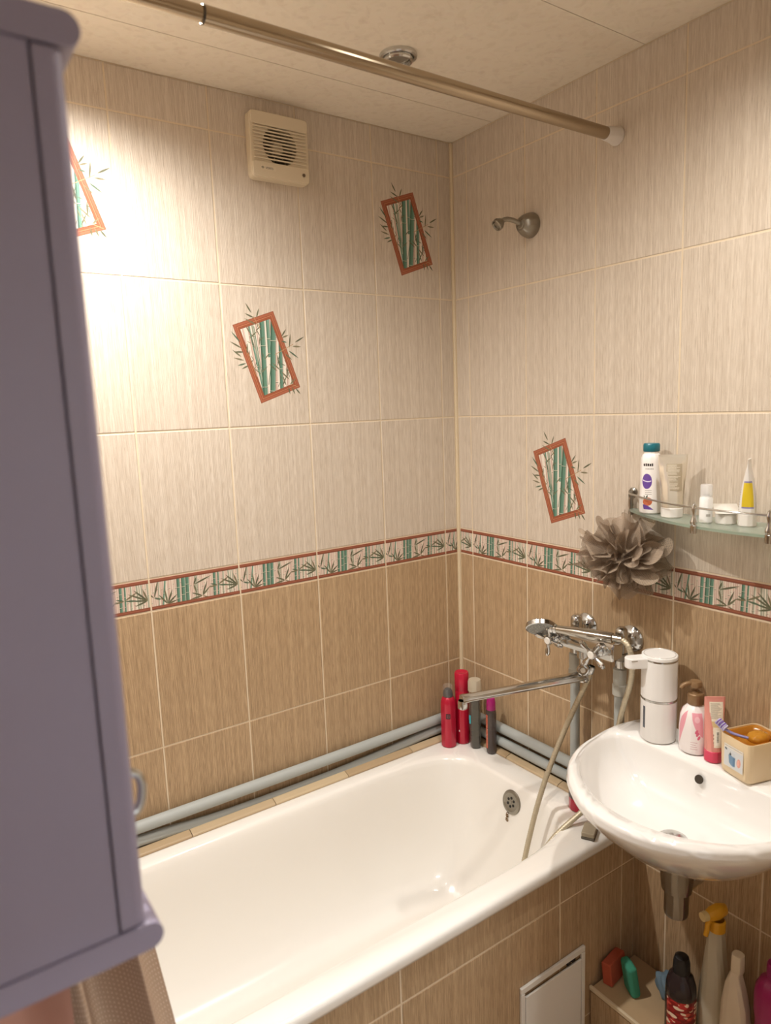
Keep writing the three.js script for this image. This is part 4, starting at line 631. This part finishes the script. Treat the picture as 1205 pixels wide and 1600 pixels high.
const dotTex = (bg, fg) => wrap(canvasTexture(128, 128, (g, w, h) => { g.fillStyle = bg; g.fillRect(0, 0, w, h); g.fillStyle = fg; for (const [x, y] of [[16, 16], [48, 16], [80, 16], [112, 16], [16, 48], [48, 48], [80, 48], [112, 48], [16, 80], [48, 80], [80, 80], [112, 80], [16, 112], [48, 112], [80, 112], [112, 112]]) { g.beginPath(); g.ellipse(x, y, 6, 6, 0, 0, 6.3); g.fill(); } }));
function cloth(nx, ny, f, uw, vh) {
  const pos = [], uv = [], idx = [];
  for (let j = 0; j <= ny; j++) for (let i = 0; i <= nx; i++) { const p = f(i / nx, j / ny); pos.push(p.x, p.y, p.z); uv.push(i / nx * uw, j / ny * vh); }
  for (let j = 0; j < ny; j++) for (let i = 0; i < nx; i++) { const o = j * (nx + 1) + i; idx.push(o, o + 1, o + nx + 1, o + 1, o + nx + 2, o + nx + 1); }
  const g = new THREE.BufferGeometry(); g.setAttribute('position', new THREE.Float32BufferAttribute(pos, 3)); g.setAttribute('uv', new THREE.Float32BufferAttribute(uv, 2)); g.setIndex(idx); g.computeVertexNormals(); return g;
}
{
  const t = thing('shower_curtain', 'beige waffle shower curtain bunched at the left end of the rod', 'curtain');
  const map = dotTex('#c3a890', '#e6d3bf'), bmp = dotTex('#404040', '#ffffff');
  for (const q of [map, bmp]) q.repeat.set(1 / 0.036, 1 / 0.036);
  part('fabric', cloth(160, 60, (u, v) => {
    const y = 0.30 + 2.05 * v, edge = -1.352 + 0.13 * Math.max(0, 1 - v * 2.2), k = Math.min(1, Math.max(0, (0.95 - v) * 1.8));
    const x = XL + 0.02 + (edge - XL - 0.02) * u, zc = 0.635 + 0.165 * k, am = 0.045 - 0.012 * v;
    return V(x + 0.012 * Math.sin(u * 31), y, zc + am * Math.sin(u * Math.PI * 2 * 4.3 + 2.2 + 0.5 * Math.sin(v * 3)) * (0.55 + 0.45 * Math.sin(u * 9 + 1)));
  }, 1.3, 2.05), std(0xffffff, { map, bumpMap: bmp, bumpScale: 0.001, roughness: 0.8, side: THREE.DoubleSide }), t);
  for (let i = 0; i < 8; i++) part('curtain_ring', new THREE.TorusGeometry(0.020, 0.002, 8, 24).rotateY(Math.PI / 2 + rr(-0.2, 0.2)).translate(XL + 0.07 + i * 0.047, 2.378, 0.635), whitePlastic, t);
}
{
  const t = thing('pink_towel', 'dusty pink towel hanging below the cabinet on the left', 'towel');
  part('fabric', cloth(60, 40, (u, v) => V(XL + 0.012 + 0.245 * u, 0.50 + 0.74 * v, 0.955 + 0.05 * u + 0.028 * Math.sin(u * 13 + 0.6) * (1.1 - 0.6 * v)), 0.5, 0.9), std(0xc99a8a, { roughness: 0.7, side: THREE.DoubleSide, sheen: 0.5 }), t);
  part('hook', merge(rodGeo(V(XL, 1.245, 0.96), V(XL + 0.03, 1.245, 0.96), 0.004, 10), lathed([[0, 0], [0.012, 0], [0.012, 0.003], [0, 0.004]], V(XL, 1.245, 0.96), V(1, 0, 0), 18)), chrome, t);
}

// ---------------------------------------------------------------- wall cabinet close to the camera
{
  const lilac = std(0x958da1, { roughness: 0.5 });
  const t = thing('wall_cabinet', 'pale lilac wall cabinet with rounded boards close on the left', 'cabinet');
  const z1 = 1.23, z0 = 0.78, xf = -1.4425, yb = 1.298, yt = 2.010;
  part('carcass', rbox(xf - XL - 0.002, yt - yb, z1 - z0, 0.002, (xf + XL) / 2, (yt + yb) / 2, (z1 + z0) / 2), lilac, t);
  const door = part('door', (() => { const s = new THREE.Shape(); const L = z1 - z0; s.moveTo(0, 0); s.lineTo(0.012, 0); s.quadraticCurveTo(0.0205, 0.002, 0.0205, 0.012); s.lineTo(0.0205, L - 0.012); s.quadraticCurveTo(0.0205, L - 0.002, 0.012, L); s.lineTo(0, L); s.lineTo(0, 0); return new THREE.ExtrudeGeometry(s, { depth: yt - yb - 0.010, bevelEnabled: true, bevelSize: 0.001, bevelThickness: 0.003, bevelSegments: 2, curveSegments: 10 }).rotateX(-Math.PI / 2).translate(xf + 0.0015, yb + 0.005, z1); })(), lilac, t);
  const board = () => { const s = new THREE.Shape(), x0 = XL + 0.002, x1 = -1.4195; s.moveTo(x0, -0.0125); s.lineTo(x1, -0.0125); s.absarc(x1, 0, 0.0125, -Math.PI / 2, Math.PI / 2); s.lineTo(x0, 0.0125); s.lineTo(x0, -0.0125); return new THREE.ExtrudeGeometry(s, { depth: z1 - z0 + 0.002, bevelEnabled: false, curveSegments: 16 }).translate(0, 0, z0); };
  part('top_board', board().translate(0, yt + 0.0126, 0), lilac, t);
  part('bottom_board', board().translate(0, yb - 0.0126, 0), lilac, t);
  part('door_handle', tube([[-1.4195, 1.358, 1.155], [-1.402, 1.362, 1.153], [-1.3955, 1.378, 1.151], [-1.397, 1.394, 1.150], [-1.408, 1.402, 1.150], [-1.4195, 1.402, 1.150]], 0.0045, 40, 12), chrome, door);
}

// ---------------------------------------------------------------- tiled ledge under the basin and the bottles on it
const LY = 0.18;
{
  const ledge = structure('wall_ledge', 'low tiled box hiding pipes under the washbasin', 'ledge', box(0.178, LY - 0.014, 0.78, -0.095, (LY - 0.014) / 2, 0.722 + 0.392), groutMat);
  const topMats = [0xbca07c, 0xc3a885].map(c => std(c, { roughness: 0.5 }));
  for (let i = 0; i < 4; i++) { const m = part('top_tile', tileGeo(0.186, 0.19, 0, 0, 0.75, 0.5, 0.006), topMats[i % 2], ledge); m.rotation.x = -Math.PI / 2; m.position.set(-0.189, LY - 0.008, 0.726 + (i + 1) * 0.194); }
  for (let i = 0; i < 4; i++) { const m = part('tile', tileGeo(0.19, LY - 0.018, 0, 0, 0.78, 0.42), brownMats[i % 3], ledge); m.rotation.y = -Math.PI / 2; m.position.set(-0.184, 0.002, 0.727 + i * 0.194); }
  part('edge_strip', rbox(0.008, 0.012, 0.78, 0.002, -0.189, LY - 0.006, 0.722 + 0.392), creamMat, ledge);
}
const TOP = LY - 0.0015;
{
  let t = thing('red_sponge', 'brick red sponge leaning on the apron under the washbasin', 'sponge', [-0.115, TOP, 0.748]);
  part('sponge', rbox(0.078, 0.062, 0.028, 0.004, 0, 0.0315, 0, 3).rotateX(-0.1).rotateY(0.15), std(0xb5543a, { roughness: 0.95 }), t);
  t = thing('green_sponge', 'green oval sponge standing on edge under the washbasin', 'sponge', [-0.116, TOP, 0.806]);
  part('sponge', rbox(0.052, 0.092, 0.026, 0.010, 0, 0.0462, 0, 4).rotateX(-0.16).rotateY(1.12), std(0x3f9278, { roughness: 0.95 }), t);
  t = thing('blue_cloth', 'small blue grey rag lying at the wall behind the dark bottle', 'rag', [-0.045, TOP, 0.875]);
  part('cloth', (() => { const g = new THREE.SphereGeometry(1, 28, 18), p = g.attributes.position; for (let i = 0; i < p.count; i++) { const x = p.getX(i), y = p.getY(i), z = p.getZ(i), k = 1 + 0.14 * Math.sin(x * 6 + z * 4) + 0.1 * Math.sin(z * 9 + y * 5); p.setXYZ(i, x * 0.034 * k, 0.026 + Math.max(-0.026, y * 0.032 * k), z * 0.042 * k); } g.computeVertexNormals(); return g; })(), std(0x6f8593, { roughness: 0.9 }), t);
  // dark capped bottle with berry print
  t = thing('berry_bottle', 'black topped bottle with red berry print under the washbasin', 'bottle', [-0.118, TOP, 0.944]);
  const tx = canvasTexture(256, 256, (g, w, h) => { g.fillStyle = '#7a1216'; g.fillRect(0, 0, w, h); for (let i = 0; i < 230; i++) { g.fillStyle = ['#c43030', '#e8c9a8', '#a01c20', '#d2584a', '#f0dcc4', '#8c1418'][Math.floor(rr(0, 6))]; g.beginPath(); g.ellipse(rr(0, w), rr(0, h), rr(6, 15), rr(6, 13), rr(0, 3), 0, 6.3); g.fill(); } g.fillStyle = '#2a1512'; for (const x of [20, 150]) g.fillRect(x, 0, 22, h); });
  part('bottle_body', lathe([[0, 0], [0.033, 0], [0.036, 0.004], [0.036, 0.10], [0.0355, 0.104]], 36), std(0xffffff, { map: tx, roughness: 0.3 }), t);
  part('shoulder', lathe([[0.0355, 0.103], [0.0362, 0.105], [0.035, 0.128], [0.029, 0.15], [0.020, 0.163]], 36), std(0x2a2024, { roughness: 0.2 }), t);
  part('cap', lathe([[0.0195, 0.16], [0.0205, 0.163], [0.0195, 0.19], [0.016, 0.203], [0.008, 0.208], [0, 0.209]], 30), std(0x17181d, { roughness: 0.3 }), t);
  // trigger spray
  t = thing('spray_bottle', 'white spray bottle with yellow trigger under the washbasin', 'spray bottle', [-0.073, TOP, 1.004]);
  const bt = (a, b, y) => superRing(0, 0, a, b, 2.5, y, 44);
  const sw = canvasTexture(512, 256, (g, w, h) => { g.fillStyle = '#cfc7b2'; g.fillRect(0, 0, w, h); const cx = 0.62 * w; g.strokeStyle = '#f2ecdd'; g.lineWidth = 3; g.save(); g.translate(cx - 74, h * 0.38); g.rotate(0.6); g.strokeRect(0, 0, 70, 42); for (let i = 1; i < 5; i++) { g.beginPath(); g.moveTo(4, i * 8); g.lineTo(64, i * 8); g.stroke(); } g.restore(); g.fillStyle = '#4d5a66'; for (let i = 0; i < 14; i++) { g.beginPath(); g.ellipse(cx + rr(0, 60), h * rr(0.55, 0.95), rr(6, 16), rr(5, 12), rr(0, 3), 0, 6.3); g.fill(); } g.fillStyle = '#8d3546'; g.beginPath(); g.ellipse(cx + 40, h * 0.5, 16, 22, 0, 0, 6.3); g.fill(); g.fillStyle = '#2f7a74'; g.beginPath(); g.ellipse(cx + 66, h * 0.78, 18, 34, 0, 0, 6.3); g.fill(); });
  const sb = part('bottle_body', loft([bt(0.034, 0.026, 0), bt(0.037, 0.029, 0.005), bt(0.037, 0.029, 0.09), bt(0.034, 0.026, 0.14), bt(0.028, 0.022, 0.19), bt(0.0225, 0.02, 0.245), bt(0.019, 0.018, 0.278), bt(0.0165, 0.0165, 0.292)], { crease: 1.0 }), std(0xffffff, { map: sw, roughness: 0.35, transmission: 0.15, thickness: 0 }), t); sb.rotation.y = Math.PI / 2 + 0.1;
  const yel = std(0xe0a524, { roughness: 0.4 }), hd = part('trigger_head', merge(lathe([[0.0175, 0.27], [0.0195, 0.272], [0.0195, 0.296], [0.0165, 0.300]], 26), loft([[-0.026, 0.006, 0.010], [-0.022, 0.011, 0.015], [0.0, 0.014, 0.021], [0.020, 0.0125, 0.018], [0.034, 0.009, 0.010]].map(([x, zz, yy]) => { const R = []; for (let i = 0; i < 20; i++) { const a = i / 20 * 6.2832; R.push(V(x, 0.318 + yy * Math.sin(a), zz * Math.cos(a))); } return R; }), { flip: true, crease: 1.0 })), yel, t);
  hd.rotation.y = -Math.atan2(-0.25, -0.97); hd.position.y = 0.022;
  part('nozzle', lathed([[0, 0], [0.0105, 0], [0.0115, 0.003], [0.0105, 0.014], [0, 0.0145]], V(0.032, 0.318, 0), V(1, 0, 0), 20), std(0xe6cf96, { roughness: 0.4 }), hd);
  part('trigger', tube([[0.018, 0.310, 0], [0.028, 0.296, 0], [0.030, 0.280, 0], [0.034, 0.266, 0]], 0.0058, 20, 10), yel, hd);
  // white flat bottle with angled neck
  t = thing('toilet_cleaner_bottle', 'pale flat bottle with narrow crooked neck under the washbasin', 'bottle', [-0.112, TOP, 1.078]);
  const wt = canvasTexture(512, 256, (g, w, h) => { g.fillStyle = '#d9cbb6'; g.fillRect(0, 0, w, h); g.fillStyle = '#a87d80'; g.fillRect(w * 0.60, h * 0.1, w * 0.28, h); g.strokeStyle = '#c9a9a6'; g.lineWidth = 3; for (let i = 0; i < 9; i++) { g.beginPath(); g.moveTo(w * 0.62, h * (0.45 + i * 0.06)); g.quadraticCurveTo(w * 0.7, h * (0.42 + i * 0.06), w * 0.85, h * (0.44 + i * 0.06)); g.stroke(); } g.fillStyle = '#6d6a58'; g.beginPath(); g.ellipse(w * 0.55, h * 0.36, 7, 26, 0.3, 0, 6.3); g.fill(); g.fillStyle = '#7a3a3a'; g.fillRect(w * 0.50, h * 0.52, 20, 5); g.fillRect(w * 0.515, h * 0.52, 5, 20); g.fillStyle = '#2f8a85'; g.beginPath(); g.moveTo(w * 0.46, h * 0.62); g.lineTo(w * 0.57, h * 0.82); g.lineTo(w * 0.52, h); g.lineTo(w * 0.44, h); g.fill(); });
  const rg = (a, b, y, dx = 0) => superRing(dx, 0, a, b, 2.6, y, 44);
  part('bottle_body', loft([rg(0.030, 0.022, 0), rg(0.033, 0.025, 0.005), rg(0.033, 0.025, 0.12), rg(0.030, 0.023, 0.17, 0.001), rg(0.022, 0.018, 0.215, 0.003), rg(0.0135, 0.0125, 0.245, 0.003), rg(0.0115, 0.0115, 0.258, 0.000)], { crease: 1.0 }), std(0xffffff, { map: wt, roughness: 0.4 }), t).rotation.y = Math.PI / 2;
  part('cap', loft([rg(0.0125, 0.0125, 0.255), rg(0.0135, 0.0135, 0.258), rg(0.0130, 0.013, 0.288), rg(0.0125, 0.012, 0.298), rg(0.008, 0.008, 0.300)], { crease: 0.8 }), std(0xdccfb9, { roughness: 0.4 }), t);
  // magenta bottle at the frame edge
  t = thing('magenta_bottle', 'large magenta cleaner bottle at the right edge under the washbasin', 'bottle', [-0.105, TOP, 1.158]);
  part('bottle_body', lathe([[0, 0], [0.036, 0], [0.040, 0.005], [0.0405, 0.02], [0.0375, 0.11], [0.036, 0.18], [0.0395, 0.20], [0.0405, 0.24], [0.038, 0.262], [0.030, 0.28], [0.017, 0.29], [0.0155, 0.297]], 40), std(0x9c1a62, { roughness: 0.35 }), t);
  part('cap', lathe([[0.0165, 0.293], [0.018, 0.295], [0.018, 0.322], [0.016, 0.326], [0, 0.327]], 30), std(0x8c165a, { roughness: 0.4 }), t);
}

// ---------------------------------------------------------------- downlights
DOWNLIGHTS.forEach(({ x, z, power, color }, i) => {
  const t = thing('ceiling_downlight', i === 0 ? 'round chrome stepped downlight in the ceiling above the curtain rod' : ['', 'lit chrome downlight in the ceiling over the left end of the bath', 'lit chrome downlight in the ceiling over the washbasin', 'lit chrome downlight in the ceiling beside the wall cabinet'][i], 'downlight', [x, H, z], 'ceiling downlights');
  part('outer_ring', lathe([[0.045, -0.0002], [0.0455, -0.003], [0.044, -0.007], [0.040, -0.009], [0.037, -0.008], [0.036, -0.006]].reverse(), 48), chrome, t);
  part('inner_ring', lathe([[0.036, -0.002], [0.0355, -0.014], [0.033, -0.017], [0.029, -0.016], [0.027, -0.009]].reverse(), 48), chrome, t);
  const lit = power > 0;
  part('lamp', lathe([[0.027, -0.006], [0.026, -0.0085], [0.014, -0.0115], [0, -0.012]].reverse(), 36), lit ? std(0xffffff, { emissive: color, emissiveIntensity: power, roughness: 0.3 }) : std(0x9a958a, { metalness: 0.6, roughness: 0.25 }), t);
  if (lit) {
    const s = new THREE.SpotLight(color, power, 0, 1.40, i === 1 ? 0.82 : 0.95, 2); s.position.set(x, H - 0.022, z); s.target.position.set(x, 0, z); s.castShadow = true; s.shadow.radius = 1.4; s.shadow.mapSize.set(1024, 1024); s.shadow.bias = -0.0004; s.name = 'downlight_beam'; scene.add(s); scene.add(s.target);
  }
});

{
  const t = thing('hall_ceiling_lamp', 'round opal ceiling lamp in the hall outside the doorway', 'ceiling lamp', [HALL.x, HALL.y, HALL.z]);
  part('base', lathe([[0.08, 0.199], [0.08, 0.16], [0.05, 0.14]].reverse(), 32), whitePlastic, t);
  part('rod', rodGeo(V(0, 0.06, 0), V(0, 0.16, 0), 0.008), chrome, t);
  part('globe', new THREE.SphereGeometry(0.08, 32, 20), std(0xffffff, { emissive: HALL.color, emissiveIntensity: 2, roughness: 0.4 }), t);
  const p = new THREE.PointLight(HALL.color, HALL.power, 0, 2); p.position.set(HALL.x, HALL.y, HALL.z); p.castShadow = true; p.shadow.radius = 3.5; p.shadow.bias = -0.0005; p.name = 'hall_light'; scene.add(p);
}

renderer.render(scene, camera);
